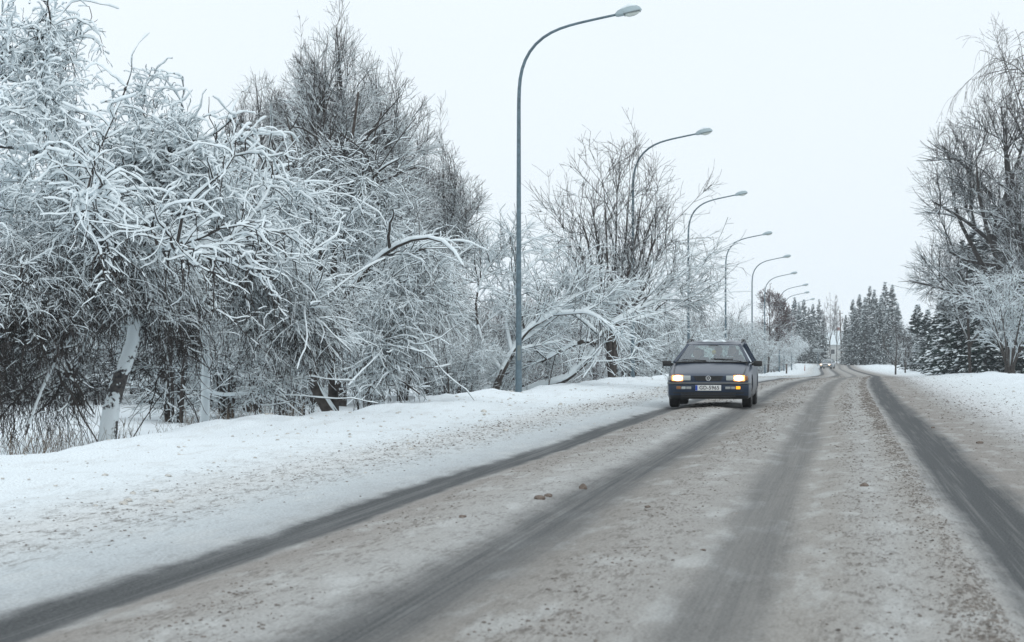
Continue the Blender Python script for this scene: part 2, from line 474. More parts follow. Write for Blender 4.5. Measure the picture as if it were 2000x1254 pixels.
def spawn(rs, parents, N, t0, t1, ang, asd, up=0.0, env=None, out=None):
    """start points, directions and parent radius on the parents' polylines"""
    w = np.concatenate([np.full(len(p), np.linalg.norm(np.diff(p[0], axis=0), axis=1).sum() if len(p) else 0) *
                        1.0 for p, r in parents])
    Ls = np.concatenate([np.linalg.norm(np.diff(p, axis=1), axis=2).sum(1) for p, r in parents])
    w = Ls / Ls.sum()
    M = int(N * (2.2 if env is not None else 1))
    ch = rs.choice(len(w), M, p=w)
    t = t0 + (t1 - t0) * rs.rand(M)
    S = np.zeros((M, 3)); T = np.zeros((M, 3)); R = np.zeros(M); o = 0
    for p, r in parents:
        B, n, _ = p.shape
        m = (ch >= o) & (ch < o + B); k = ch[m] - o; o += B
        f = t[m] * (n - 1); i = np.minimum(f.astype(int), n - 2); a = (f - i)[:, None]
        S[m] = p[k, i] * (1 - a) + p[k, i + 1] * a
        T[m] = unit(p[k, i + 1] - p[k, i]); R[m] = r[k, i] * (1 - a[:, 0]) + r[k, i + 1] * a[:, 0]
    if env is not None:
        kp = env(S); S, T, R = S[kp][:N], T[kp][:N], R[kp][:N]
    rnd = unit(rs.normal(0, 1, S.shape) + np.array([0, 0, up]))
    if out is not None: rnd = unit(rnd + unit(S - out) * .6)
    pr = unit(rnd - T * (rnd * T).sum(1, keepdims=True))
    A = np.radians(ang + asd * rs.normal(0, 1, len(S)))[:, None]
    return S, np.cos(A) * T + np.sin(A) * pr, R
def build_skeleton(rs, trunks, levels, env=None, clip=None):
    """trunks: list of arrays (n,4). returns [(pts, rad, level)]"""
    out = [(q[None, :, :3], q[None, :, 3], 0) for q in trunks]
    prev = [(p, r) for p, r, _ in out]; allp = list(prev)
    for li, lv in enumerate(levels):
        par = prev if not lv.get('any') else allp[-3:]
        c = lv.get('c')
        if lv.get('all'): par = allp
        ev = lv.get('envf', env)
        if clip is not None and ev is not None: ev = (lambda S, e_=ev: e_(S) & clip(S))
        S, D, R = spawn(rs, par, lv['N'], lv.get('t0', .2), lv.get('t1', 1), lv.get('ang', 45), lv.get('asd', 12), lv.get('up', 0), ev if lv.get('env', True) else None, np.array(c) if c else None)
        B = len(S)
        L = lv['L'] * np.clip(1 + lv.get('Lsd', .3) * rs.normal(0, 1, B), .35, 1.9)
        if 'Lz' in lv: L = L * np.interp(S[:, 2], lv['Lz'][0], lv['Lz'][1])
        r0 = np.minimum(R * .85, lv['r'] * np.clip(1 + .25 * rs.normal(0, 1, B), .5, 1.6)); r1 = np.maximum(r0 * lv.get('taper', .35), lv.get('rmin', .003))
        p, r = grow(rs, S, D, L, r0, r1, lv.get('n', 4), lv.get('wob', .12), lv.get('g', 0))
        if clip is not None:      # shorten what would stick out of the crown
            ins = clip(p.reshape(-1, 3)).reshape(p.shape[:2]); ins[:, 0] = True
            fr = np.cumprod(ins, axis=1).sum(1) / p.shape[1]
            p = p[:, :1] + (p - p[:, :1]) * np.maximum(fr, .25)[:, None, None]
        out.append((p, r, li + 1)); prev = [(p, r)]; allp.append((p, r))
    return out
def base_snow(name, snow): return max(snow[1:]) > .005
def tree_meshes(name, rs, sk, snow, twig_mat, bark=M_BARK, cover=.35, hfac=None, trunk_levels=1, ksides=(9, 5, 3, 3, 3)):
    tr = merge([tubes(p, r, ksides[min(l, 4)] if l else 10) for p, r, l in sk if l < trunk_levels])
    cr = merge([tubes(p, r, ksides[min(l, 4)]) for p, r, l in sk if l >= trunk_levels])
    sn = merge([snow_strips(p, r, snow[l], rs, cover, hfac) for p, r, l in sk if snow[l] > 0])
    mt = np_mesh(name + "_trunk", tr[0], tr[1]); mt.materials.append(bark)
    mc = np_mesh(name + "_crown", cr[0], cr[1]); mc.materials.append(twig_mat)
    out = [("trunk", mt), ("crown", mc)]
    if len(sn[1]) > 1600 and base_snow(name, snow):
        ms = np_mesh(name + "_snow", sn[0], sn[1]); ms.materials.append(M_SNOW); out.append(("snow_load", ms))
    return out
def place_tree(name, meshes, loc, label, cat, group=None, rz=0, sc=(1, 1, 1)):
    root = empty(name, loc, rz, label, cat, group); root.scale = sc
    for nm, me in meshes:
        o = bpy.data.objects.new(nm, me); COL.objects.link(o); o.parent = root
    return root
def stem(pts, r0, r1, n=14):
    """pts list of (px,py,Y) traced; first sits on the ground. Returns world polyline and base"""
    w = [P(*p) for p in pts]
    base = w[0].copy(); base[2] = ground(base[0], base[1]) - .06
    w[0] = base
    L = len(w)
    return resample([(*q, r0 + (r1 - r0) * (i / (L - 1)) ** .8) for i, q in enumerate(w)], n)
def at_base(px, Y):
    p = P(px, 700, Y); return np.array([p[0], Y, ground(p[0], Y) - .05])

def trunk_window(line, b, half, zlo=0, zhi=9):
    """False where a twig would stand right in front of the trunk seen from the road"""
    tx = (line[:, 0] + b[0]) / (line[:, 1] + b[1]); o = np.argsort(line[:, 2]); tz = line[o, 2]; tx = tx[o]
    def f(S):
        a = (S[:, 0] + b[0]) / (S[:, 1] + b[1]); yl = np.interp(S[:, 2], tz, line[o, 1])
        return ~((np.abs(a - np.interp(S[:, 2], tz, tx)) < half / b[1]) & (S[:, 1] < yl + .1) & (S[:, 2] > zlo) & (S[:, 2] < zhi))
    return f
def ellipse_env(c, r, e=2.0, cut=1.0):
    c = np.array(c); r = np.array(r)
    return lambda S: ((np.abs(S - c) / r) ** e).sum(1) < cut

# ---- tree 1: the heavy snow-laden tree at the left edge
rs = np.random.RandomState(101)
tr1 = stem([(207, 880, 31), (214, 800, 31), (236, 725, 31), (266, 665, 31), (262, 600, 30.8), (235, 520, 30.6), (190, 430, 30.4), (130, 330, 30.3), (60, 200, 30.2), (20, 90, 30.2)], .145, .03, 26)
b1 = tr1[0, :3].copy()
limbs1 = [tr1]
def limb(pts, r0, r1, n=14): return resample([(*P(*p), r0 + (r1 - r0) * i / (len(pts) - 1)) for i, p in enumerate(pts)], n)
limbs1 += [limb([(262, 610, 30.8), (200, 600, 30), (130, 660, 29.4), (80, 760, 29), (50, 850, 28.8)], .05, .012),
           limb([(120, 530, 29.3), (60, 570, 28.6), (10, 660, 28.2), (-10, 760, 28), (-20, 860, 27.9)], .045, .012),
           limb([(235, 560, 30.6), (180, 620, 31.2), (150, 720, 31.5), (128, 800, 31.6), (135, 865, 31.6)], .035, .01),
           limb([(262, 610, 30.8), (310, 640, 31.4), (330, 700, 31.8), (320, 790, 32)], .03, .008),
           limb([(262, 610, 30.8), (200, 560, 30.2), (120, 530, 29.3), (20, 540, 28.4), (-60, 600, 27.6)], .09, .03),
           limb([(240, 530, 30.6), (270, 420, 31.2), (330, 330, 31.8), (400, 290, 32.3), (440, 330, 32.8)], .08, .02),
           limb([(190, 430, 30.4), (215, 370, 31), (235, 320, 31.6), (265, 295, 32), (300, 310, 32.3)], .07, .015),
           limb([(130, 330, 30.3), (70, 290, 29.2), (-30, 280, 28.2), (-120, 330, 27.4)], .07, .02),
           limb([(262, 600, 30.8), (330, 520, 31.5), (400, 470, 32), (470, 480, 32.3), (500, 530, 32.5)], .07, .02),
           limb([(200, 440, 30.4), (110, 420, 31.8), (10, 400, 33), (-80, 420, 34)], .07, .02),
           limb([(235, 520, 30.6), (170, 480, 29), (160, 400, 27.6), (200, 360, 26.6)], .06, .02),
           limb([(235, 520, 30.6), (290, 490, 29.3), (340, 480, 28.2), (390, 520, 27.4)], .06, .02)]
e1 = ellipse_env(P(60, 440, 31), (3.1, 4.2, 3.45), 1.55); e1b = ellipse_env(P(70, 640, 30), (2.0, 3.0, 1.75), 2.0)
for q in limbs1: q[:, :3] -= b1
env1 = lambda S: (e1(S + b1) | e1b(S + b1)) & (S[:, 2] > np.where(S[:, 0] < -.35, .3, 1.25)) & ~((S[:, 2] < 2.0) & (np.abs(S[:, 0] - .25) < .62) & (S[:, 1] < .25))
lv = [dict(N=130, L=1.25, envf=lambda S: S[:, 2] > 1.0, ang=50, up=.8, n=8, wob=.20, g=-.06, r=.030, rmin=.008, t0=.2),
      dict(N=1600, L=.66, envf=lambda S: S[:, 2] > .9, ang=55, up=.25, n=8, wob=.30, g=-.10, r=.013, rmin=.004, any=True),
      dict(N=8200, L=.28, ang=54, up=.1, n=5, wob=.28, g=-.13, r=.0082, rmin=.0038, any=True, envf=env1),
      dict(N=13000, L=.14, ang=50, up=0, n=3, wob=.26, g=-.10, r=.0060, rmin=.0036, envf=env1),
      dict(N=4000, L=.7, ang=55, n=6, wob=.11, g=-.30, r=.0052, rmin=.0032, all=True, envf=lambda S: env1(S) & (S[:, 2] < 3.3) & (S[:, 2] > np.where(S[:, 0] < -.35, .3, 2.0))),
      dict(N=8000, L=.22, ang=38, n=3, wob=.12, g=-.12, r=.0042, rmin=.003)]
w1 = trunk_window(tr1, b1, .20, 0, 2.1)
sk = build_skeleton(rs, limbs1, lv, env1, w1)
hf_ = 0
hf = lambda p: np.interp(p[..., 2], [.5, 1.6, 2.8, 4.2, 6], [.15, .22, .55, 1.1, 1.25])
m1 = tree_meshes("t1", rs, sk, [.055, .038, .030, .025, .016, .010, .006], M_TWIG, M_TRUNK_PLASTER, .36, hf)
place_tree("snow_laden_tree", m1, b1, "largest snow-laden tree at the left edge with a leaning snow-plastered trunk patched with black bark", "tree")

# ---- tree 2: thin white-plastered trunk
rs = np.random.RandomState(102)
tr2 = stem([(396, 860, 35.5), (401, 800, 35.5), (402, 700, 35.5), (398, 640, 35.5), (375, 590, 35.4), (385, 545, 35.3)], .085, .05, 16)
b2 = tr2[0, :3].copy()
limbs2 = [tr2, limb([(375, 590, 35.4), (350, 560, 34.6), (370, 530, 34), (420, 520, 33.6), (470, 540, 33.2)], .05, .015),
          limb([(385, 570, 35.4), (440, 575, 35), (500, 590, 34.6), (560, 600, 34.2), (640, 600, 34)], .045, .012),
          limb([(385, 545, 35.3), (370, 470, 35.8), (350, 400, 36.3), (380, 300, 36.8), (440, 255, 37), (560, 265, 37.3)], .05, .012),
          limb([(385, 545, 35.3), (440, 440, 36), (480, 380, 36.6), (520, 330, 37), (570, 320, 37.3)], .05, .012),
          limb([(400, 760, 35.5), (440, 775, 35.1), (480, 765, 34.8), (540, 770, 34.4), (590, 810, 34)], .03, .008),
          limb([(375, 590, 35.4), (310, 560, 35.9), (270, 580, 36.3), (230, 640, 36.7)], .04, .012)]
for q in limbs2: q[:, :3] -= b2
e2 = ellipse_env(P(440, 570, 35.5), (2.3, 3.0, 2.5), 1.8)
env2 = lambda S: e2(S + b2) & (S[:, 2] > np.where(S[:, 0] > .9, .75, 1.45)) & ~((S[:, 2] < 2.1) & (np.abs(S[:, 0]) < .4) & (S[:, 1] < .2))
lv = [dict(N=70, L=1.25, ang=48, up=.7, n=7, wob=.18, g=-.06, r=.026, rmin=.007),
      dict(N=800, L=.7, ang=50, up=.2, n=6, wob=.2, g=-.12, r=.012, rmin=.004, any=True),
      dict(N=3300, L=.34, ang=48, n=5, wob=.25, g=-.12, r=.0080, rmin=.004, any=True),
      dict(N=4200, L=.2, ang=42, n=3, wob=.18, g=-.12, r=.0052, rmin=.003),
      dict(N=1700, L=.55, ang=50, n=6, wob=.11, g=-.27, r=.0055, rmin=.0035, all=True, envf=lambda S: env2(S) & (S[:, 2] < 3.2) & (S[:, 2] > 1.6)),
      dict(N=3000, L=.2, ang=38, n=3, wob=.12, g=-.1, r=.0045, rmin=.0032)]
w2 = trunk_window(tr2, b2, .13, 0, 2.1)
sk = build_skeleton(rs, limbs2, lv, env2, w2)
m2 = tree_meshes("t2", rs, sk, [.045, .028, .021, .016, .010, .007, .004], M_TWIG, M_TRUNK_PLASTER2, .36, lambda p: np.interp(p[..., 2], [.5, 2, 4, 6], [.4, .6, 1.1, 1.3]))
place_tree("snow_laden_tree", m2, b2, "drooping tree with a thin straight trunk plastered wholly white, right of the leaning trunk", "tree")

# ---- tree 3: several dark trunks, snowy middle
rs = np.random.RandomState(103)
def T3(p, r0, r1): return stem(p, r0, r1, 20)
limbs3 = [T3([(655, 818, 41), (632, 790, 41), (604, 735, 41), (600, 690, 41), (612, 640, 41), (618, 560, 41.2), (632, 480, 41.4), (640, 380, 41.6), (648, 300, 41.8)], .14, .03),
          T3([(652, 812, 41.4), (650, 740, 41.4), (650, 640, 41.4), (650, 560, 41.5), (655, 470, 41.6), (668, 380, 41.8), (690, 260, 42), (700, 180, 42.2)], .11, .02)]
limbs3 += [limb([(620, 660, 41), (650, 600, 40.5), (700, 545, 40), (760, 480, 39.6), (840, 455, 39.2), (885, 470, 39), (905, 520, 38.8)], .07, .02),
           limb([(610, 690, 41), (650, 680, 40.6), (720, 668, 40), (790, 660, 39.6)], .05, .015),
           limb([(632, 500, 41.4), (590, 430, 41), (560, 380, 40.5), (520, 360, 40), (470, 380, 39.6)], .06, .015),
           limb([(655, 480, 41.6), (690, 400, 41), (740, 330, 40.6), (780, 310, 40.2)], .05, .015),
           limb([(640, 440, 41.5), (600, 360, 42.2), (575, 290, 42.8), (560, 230, 43)], .05, .012),
           limb([(655, 560, 41.5), (720, 560, 42.4), (790, 590, 43), (850, 640, 43.4)], .05, .015),
           limb([(640, 600, 41.3), (570, 570, 42), (510, 590, 42.6), (470, 640, 43)], .05, .015),
           limb([(665, 380, 41.8), (720, 300, 42.2), (745, 220, 42.5)], .035, .01),
           limb([(652, 760, 41.4), (700, 730, 40.6), (760, 725, 40), (820, 770, 39.6)], .04, .012)]
b3 = limbs3[0][0, :3].copy()
for q in limbs3: q[:, :3] -= b3
e3 = ellipse_env(P(665, 570, 41.3), (2.4, 3.0, 2.9), 1.7)
env3 = lambda S: e3(S + b3) & (S[:, 2] > .55)
lv = [dict(N=110, L=1.25, ang=48, up=.7, n=7, wob=.17, g=-.05, r=.026, rmin=.008),
      dict(N=1000, L=.7, ang=50, up=.25, n=6, wob=.19, g=-.08, r=.013, rmin=.005, any=True),
      dict(N=3500, L=.34, ang=48, n=5, wob=.24, g=-.09, r=.0086, rmin=.0045, any=True),
      dict(N=4500, L=.2, ang=42, n=3, wob=.18, g=-.08, r=.0056, rmin=.0035),
      dict(N=2200, L=.6, ang=45, n=6, wob=.11, g=-.2, r=.0060, rmin=.004, all=True, envf=lambda S: env3(S) & (S[:, 2] < 3.2) & (S[:, 2] > .9)),
      dict(N=2500, L=.22, ang=38, n=3, wob=.12, g=-.08, r=.0052, rmin=.0035)]
w3a = trunk_window(limbs3[0], b3, .11, .3, 3.2); w3b = trunk_window(limbs3[1], b3, .09, .3, 3.0)
sk = build_skeleton(rs, limbs3, lv, env3, lambda S: (w3a(S) & w3b(S)))
m3 = tree_meshes("t3", rs, sk, [.05, .030, .022, .016, .009, .006, .004], M_TWIG, M_BARK, .36, lambda p: np.interp(p[..., 2], [.3, 2, 3.5, 4.6, 5.6], [.75, .9, 1.0, .5, .2]))
place_tree("snow_laden_tree", m3, b3, "bushy snow-laden tree on several dark curved trunks, left of the nearest lamp post", "tree")

# ---- tall bare trees behind
def tall_tree(name, px, Y, top_py, width_px, seed, label, twig, nsc=1.0, snowk=.012, fork=.3, spread=30, lean=0, droop=.02, cat="tree", pale=None, base_r=None, group=None, shape=((.0, .2), (.22, .8), (.45, 1.05), (.68, .95), (.84, .7), (.94, .4), (1, .15)), rk=1.0, extra=None, gup=.035, top_n=1.0):
    rs = np.random.RandomState(seed)
    b = at_base(px, Y)
    top = P(px + lean, top_py, Y)
    H = top[2] - b[2]; W = width_px / FPX * Y
    r = base_r or H * .012
    tk = [resample([(0, 0, 0, r), (.02 * H * rs.normal(), .02 * H * rs.normal(), H * .3, r * .8), ((top[0] - b[0]) * .5 + .02 * H * rs.normal(), .03 * H * rs.normal(), H * .6, r * .5), (top[0] - b[0], 0, H * .97, .008)], 20)]
    for k in range(3):
        a = rs.rand() * 6.28; z0 = H * (fork + .1 * rs.rand()); f = z0 / H
        dx, dy = math.cos(a) * W * .28, math.sin(a) * W * .28
        x0 = np.interp(z0, tk[0][:, 2], tk[0][:, 0]); y0 = np.interp(z0, tk[0][:, 2], tk[0][:, 1])
        tk.append(resample([(x0, y0, z0, r * .6), (x0 + dx * .5, y0 + dy * .5, z0 + H * .16, r * .45), (x0 + dx, y0 + dy, z0 + H * .35, r * .3), (x0 + dx * 1.1, y0 + dy * 1.1, H * (.74 + .10 * rs.rand()), .008)], 16))
    for q in (extra or []):
        w = np.array([P(*p_) - b for p_ in q]); tk.append(resample([(*p_, r * .42 * (1 - i / len(w)) + .012) for i, p_ in enumerate(w)], 14))
    c = (0, 0, H * (.5 + fork * .5)); sz, sr = [q[0] for q in shape], [q[1] for q in shape]; axx, axz = tk[0][:, 0], tk[0][:, 2]
    e = lambda S: np.hypot(S[:, 0] - np.interp(S[:, 2], axz, axx), S[:, 1]) < np.interp(S[:, 2] / H, sz, sr) * W * .5 * .88
    rm = .0035 * Y / 40 * rk
    lv = [dict(N=int(60 * nsc), L=H * .26, ang=spread, up=.8, n=7, wob=.09, g=gup, r=r * .30, rmin=rm * 1.3, taper=.15, t0=.15, c=(0, 0, H * .4)),
          dict(N=int(520 * nsc), L=H * .12, ang=34, up=.6, n=5, wob=.10, g=.02, r=r * .12, rmin=rm * 1.2, t0=.15, any=True),
          dict(N=int(3000 * nsc), L=H * .065, ang=36, up=.3, n=4, wob=.12, g=.0 - droop, r=rm * 1.7, rmin=rm),
          dict(N=int(5200 * nsc), L=H * .034, ang=34, n=3, wob=.12, g=.0 - droop, r=rm * 1.25, rmin=rm * .9)]
    sk = build_skeleton(rs, tk, lv, e, lambda S: np.hypot(S[:, 0] - np.interp(S[:, 2], axz, axx), S[:, 1]) < np.interp(S[:, 2] / H, sz, sr) * W * .5 * 1.08)
    hfac = lambda p: np.interp(p[..., 2] / H, [.1, .35, .6, .9], [1.6, 1.2, .6, .3])
    m = tree_meshes(name, rs, sk, [snowk * 3, snowk * 2.2, snowk * 1.5, snowk, 0 if snowk < .01 else snowk * .7], twig, pale or M_BARK, .4, hfac)
    return place_tree(name, m, b, label, cat, group), m

tall_tree("bare_tree", 668, 60, 26, 300, 201, "tallest bare tree behind the snowy thicket, its pointed top near the photo's top edge", M_TWIG, 1.15, .016, .25, 28, lean=-12, rk=.68)
tall_tree("bare_tree", 745, 66, 150, 270, 202, "bare tree leaning right beside the tallest one, with long upswept branches", M_TWIG, 1.0, .012, .25, 32, lean=35, rk=.68)
tall_tree("bare_tree", 605, 64, 100, 200, 209, "dark bare tree close against the left side of the tallest one", M_TWIG, .7, .012, .25, 30, lean=-14, rk=.68)
tall_tree("bare_tree", 498, 76, 125, 210, 203, "fine-twigged bare tree standing apart above the snowy branches on the left", M_TWIG, .75, .010, .25, 30, rk=.62)
tall_tree("bare_tree", 865, 72, 275, 220, 204, "lower bare tree at the right end of the tall group", M_TWIG, .95, .012, .2, 40, rk=.68)

# ---- tree 9: vase-shaped tree by the second lamp
rs = np.random.RandomState(301)
b9 = at_base(1195, 79)
st9 = []
for k in range(11):
    a = (k - 5) / 5.0; px = 1195 + a * 4
    tx = 1205 + a * 128; ty = 335 + abs(a) ** 1.6 * 150 + rs.rand() * 20; dy = rs.normal() * 1.3
    st9.append(resample([(*(P(px, 752, 79 + .1 * dy) - b9) * [1, 1, 0], .06), (*(P(px + a * 8, 660, 79 + dy * .3) - b9), .055), (*(P(1200 + a * 60, 560, 79 + dy * .7) - b9), .045), (*(P(1204 + a * 100, 450, 79 + dy) - b9), .03), (*(P(tx, ty, 79 + dy * 1.2) - b9), .008)], 18))
lv = [dict(N=150, L=1.5, ang=30, up=.8, n=6, wob=.08, g=.02, r=.020, rmin=.008, t0=.3),
      dict(N=700, L=.9, ang=34, up=.5, n=5, wob=.09, g=.0, r=.012, rmin=.007, any=True),
      dict(N=2400, L=.5, ang=36, n=4, wob=.1, g=0, r=.008, rmin=.005)]
sk = build_skeleton(rs, st9, lv, None)
hf9 = lambda p: np.interp(p[..., 2], [1, 3, 5, 8], [1.2, .7, .35, .15])
m9 = tree_meshes("t9", rs, sk, [.035, .022, .013, .008], M_TWIG, M_BARK, .35, hf9)
place_tree("vase_shaped_tree", m9, b9, "open vase-shaped bare tree with many upright stems around the second lamp post", "tree")
# ---- leaning trunks at the foot of it
rs = np.random.RandomState(302)
l8 = [stem([(1022, 762, 66), (1060, 752, 66), (1102, 745, 66), (1135, 715, 66.2), (1162, 690, 66.4), (1170, 655, 66.6), (1200, 630, 67)], .13, .06, 20)]
l8 += [limb([(1165, 680, 66.5), (1150, 662, 66.2), (1110, 678, 66), (1085, 690, 65.8), (1058, 706, 65.5)], .07, .05),
       limb([(1170, 655, 66.6), (1230, 610, 67), (1290, 585, 67.5), (1350, 565, 68)], .05, .012),
       limb([(1170, 655, 66.6), (1240, 625, 66.6), (1310, 605, 67.6), (1370, 585, 68.4)], .045, .012),
       limb([(1170, 655, 66.6), (1215, 610, 67), (1260, 580, 67.4), (1310, 560, 67.8)], .035, .01),
       limb([(1170, 655, 66.6), (1130, 620, 66), (1090, 600, 65.5), (1060, 610, 65)], .035, .01)]
b8 = l8[0][0, :3].copy()
for q in l8: q[:, :3] -= b8
lv = [dict(N=70, L=1.3, ang=32, up=.4, n=5, wob=.08, g=.0, r=.022, rmin=.008, t0=.35),
      dict(N=420, L=.8, ang=36, n=5, wob=.1, g=-.02, r=.013, rmin=.007, any=True, t0=.3),
      dict(N=1500, L=.4, ang=38, n=4, wob=.1, g=-.03, r=.009, rmin=.006)]
sk = build_skeleton(rs, l8, lv, None)
m8 = tree_meshes("t8", rs, sk, [.12, .026, .012, .005], M_TWIG, M_BARK, .35)
place_tree("leaning_tree", m8, b8, "tree with a dark snow-topped trunk bent almost to the ground beside the nearest lamp post", "tree")
rs = np.random.RandomState(303)
l7 = [stem([(962, 778, 62), (975, 735, 62), (1000, 690, 62), (1028, 642, 62), (1080, 615, 62.4), (1118, 582, 62.8), (1140, 575, 63)], .11, .045, 20)]
l7 += [limb([(1010, 672, 62), (1060, 638, 62.6), (1110, 600, 63), (1150, 585, 63.4)], .06, .02), limb([(1000, 690, 62), (985, 620, 62.5), (1010, 550, 63), (1050, 500, 63.4)], .05, .012), limb([(1080, 615, 62.4), (1150, 610, 62), (1200, 640, 61.6)], .04, .012),
       limb([(980, 725, 62), (940, 670, 62.5), (925, 590, 63), (950, 520, 63.4), (985, 480, 63.8)], .05, .012)]
b7 = l7[0][0, :3].copy()
for q in l7: q[:, :3] -= b7
lv = [dict(N=60, L=1.2, ang=40, up=.5, n=5, wob=.1, g=-.02, r=.022, rmin=.008, t0=.3),
      dict(N=420, L=.8, ang=40, n=5, wob=.12, g=-.05, r=.013, rmin=.007, any=True),
      dict(N=1900, L=.4, ang=42, n=4, wob=.12, g=-.06, r=.009, rmin=.006)]
sk = build_skeleton(rs, l7, lv, None)
m7 = tree_meshes("t7", rs, sk, [.11, .04, .024, .012], M_TWIG, M_BARK, .3)
place_tree("leaning_tree", m7, b7, "tree whose thick snow-topped limb slants up to the right just behind the nearest lamp post", "tree")

# ---- snowy shrubs
def shrub_proto(seed, H=4.0, n_st=9, twig=M_TWIG, snowk=.02, droop=.06, nsc=1.0, wide=.55):
    rs = np.random.RandomState(seed); st = []
    for k in range(n_st):
        a = rs.rand() * 6.28; q = .25 + .75 * rs.rand(); h = H * (.7 + .35 * rs.rand()); R = H * wide * q
        dx, dy = math.cos(a), math.sin(a)
        st.append(resample([(dx * .45 * q, dy * .45 * q, 0, .032), (dx * R * .3, dy * R * .3, h * .4, .035), (dx * R * .65, dy * R * .65, h * .8, .022), (dx * R, dy * R, h * .95, .012), (dx * R * 1.25, dy * R * 1.25, h * .82, .007)], 14))
    lv = [dict(N=int(90 * nsc), L=H * .30, ang=40, up=.3, n=6, wob=.12, g=-droop * .5, r=.018, rmin=.008, t0=.05),
          dict(N=int(620 * nsc), L=H * .18, ang=45, up=.1, n=5, wob=.14, g=-droop, r=.011, rmin=.0065, any=True, t0=.02),
          dict(N=int(3000 * nsc), L=H * .085, ang=45, n=4, wob=.16, g=-droop, r=.0078, rmin=.0052, any=True, t0=.02)]
    sk = build_skeleton(rs, st, lv, lambda S: S[:, 2] > .08)
    return tree_meshes("shrub%d" % seed, rs, sk, [.04, snowk * 1.5, snowk * .85, snowk * .42], twig, M_BARK, .45, None)
SHR = [shrub_proto(401), shrub_proto(402, droop=.09), shrub_proto(403, snowk=.016, droop=.03, n_st=11), shrub_proto(404, snowk=.012, twig=M_TWIG_RED, droop=.02, n_st=12)]
rs = np.random.RandomState(55)
# thicket beyond the snowfield on the left
n = 0
for row, (Y, step) in enumerate(((62, 95), (67, 100), (73, 120))):
    for px in np.arange(-60 + 40 * row, 640 if row < 2 else 1000, step):
        x = px + rs.uniform(-25, 25); b = at_base(x, Y + rs.uniform(-1.5, 1.5)); s = (.62 + .12 * row) * rs.uniform(.85, 1.15)
        place_tree("snowy_shrub", SHR[[2, 3, 0, 2][rs.randint(4)]], b, "shrub in the %s row of the thicket across the snowfield, %s" % (("front", "middle", "rear")[row], "left of the leaning trunk" if x < 210 else ("between white trunks" if x < 400 else "right of the thin trunk")), "shrub", "shrubs beyond the snowfield", rs.rand() * 6.28, (s * 1.15, s * 1.15, s))
# thicket along the verge beyond the nearest lamp
ORD = ["nearest", "second", "third", "fourth", "fifth", "sixth", "seventh", "eighth", "ninth"]
def stretch(v, u):
    k = int((v - 54) // 29.5); row = "front" if u > -12 else "rear"
    if k < 0: return "snowy shrub in the %s row of the thicket, left of the nearest lamp post" % row
    if k >= 8: return "snowy shrub in the %s row of the thicket beyond the eighth lamp post" % row
    return "snowy shrub in the %s row of the thicket between the %s and %s lamp posts" % (row, ORD[k], ORD[k + 1])
v = 48.0
while v < 395:
    for u in ((-10.8 if v < 105 else -9.9, -14.5) if v < 260 else (-9.4,)):
        vv = v + rs.uniform(-1, 1) * 1.2; uu = u + rs.uniform(-.7, .7)
        if v < 58 and u > -12: uu -= 1.5
        if vv < 128 and vv > 100 and u > -12: uu -= .8
        x = uu + float(shift(vv)) * (1 if vv > 150 else 0)
        hs = rs.uniform(.85, 1.12) * (1.0 if v > 100 else (.95 if v < 66 and u < -12 else (.68 if u < -12 else .5)))
        if v > 240: hs *= 1.15
        k = rs.randint(4) if vv < 130 else (rs.randint(3) if rs.rand() < .75 else 3)
        place_tree("snowy_shrub", SHR[k], (x, vv, ground(x, vv) - .08), stretch(vv, u), "shrub", "thicket along the lamp posts", rs.rand() * 6.28, (hs, hs, hs))
    v += 3.4 + (v - 48) * .03

# ---- right side
(tall_tree("big_bare_tree", 1972, 125, 180, 380, 501, "tall spreading bare tree with dense fine twigs towering over the right verge", M_TWIG, .85, .004, .2, 50, lean=-16, base_r=.30, rk=.68, gup=-.01, extra=[[(1950, 600, 125), (1900, 585, 124.5), (1835, 562, 124), (1775, 548, 123.6)], [(1946, 480, 125), (1885, 430, 124.6), (1825, 395, 124.2)], [(1942, 390, 125), (1890, 330, 125.4), (1840, 285, 125.8)], [(1950, 520, 125), (1890, 510, 125.4), (1850, 490, 126)], [(1945, 430, 125), (1985, 330, 125), (2010, 230, 125)]], shape=((0, .2), (.2, .5), (.33, 1.15), (.5, .85), (.7, 1), (.86, .75), (1, .2))))
tall_tree("bare_tree", 2045, 120, 230, 250, 502, "bare tree cut off by the right edge of the photo behind the spreading tree", M_TWIG, .8, .004, .2, 40, base_r=.2, rk=.75, gup=0)
tall_tree("bare_tree", 1895, 128, 440, 270, 507, "low twiggy bare tree in front of the dark spruces, with branches reaching left", M_TWIG, .5, .003, .12, 60, base_r=.1, rk=.65, shape=((0, .2), (.3, .9), (.55, 1.1), (.8, .8), (1, .3)))
# weeping birch whose tip bends into the frame
rs = np.random.RandomState(503)
bb = at_base(2080, 116)
tk = [resample([(*(P(2080, 720, 116) - bb) * [1, 1, 0], .2), (*(P(2075, 450, 116) - bb), .15), (*(P(2070, 250, 116) - bb), .07), (*(P(2062, 120, 116) - bb), .01)], 18),
      resample([(*(P(2062, 250, 116) - bb), .05), (*(P(2020, 160, 115.6) - bb), .035), (*(P(1970, 118, 115) - bb), .02), (*(P(1935, 112, 114.8) - bb), .01), (*(P(1925, 130, 114.6) - bb), .007)], 14),
      resample([(*(P(2058, 180, 116) - bb), .04), (*(P(2020, 110, 116) - bb), .025), (*(P(1992, 82, 116) - bb), .012), (*(P(1985, 100, 116) - bb), .007)], 12)]
lv = [dict(N=40, L=2.6, ang=45, n=7, wob=.1, g=-.12, r=.02, rmin=.009, t0=.3), dict(N=200, L=1.4, ang=40, n=6, wob=.07, g=-.32, r=.009, rmin=.006, any=True, t0=.25), dict(N=500, L=.6, ang=30, n=3, wob=.07, g=-.25, r=.010, rmin=.007)]
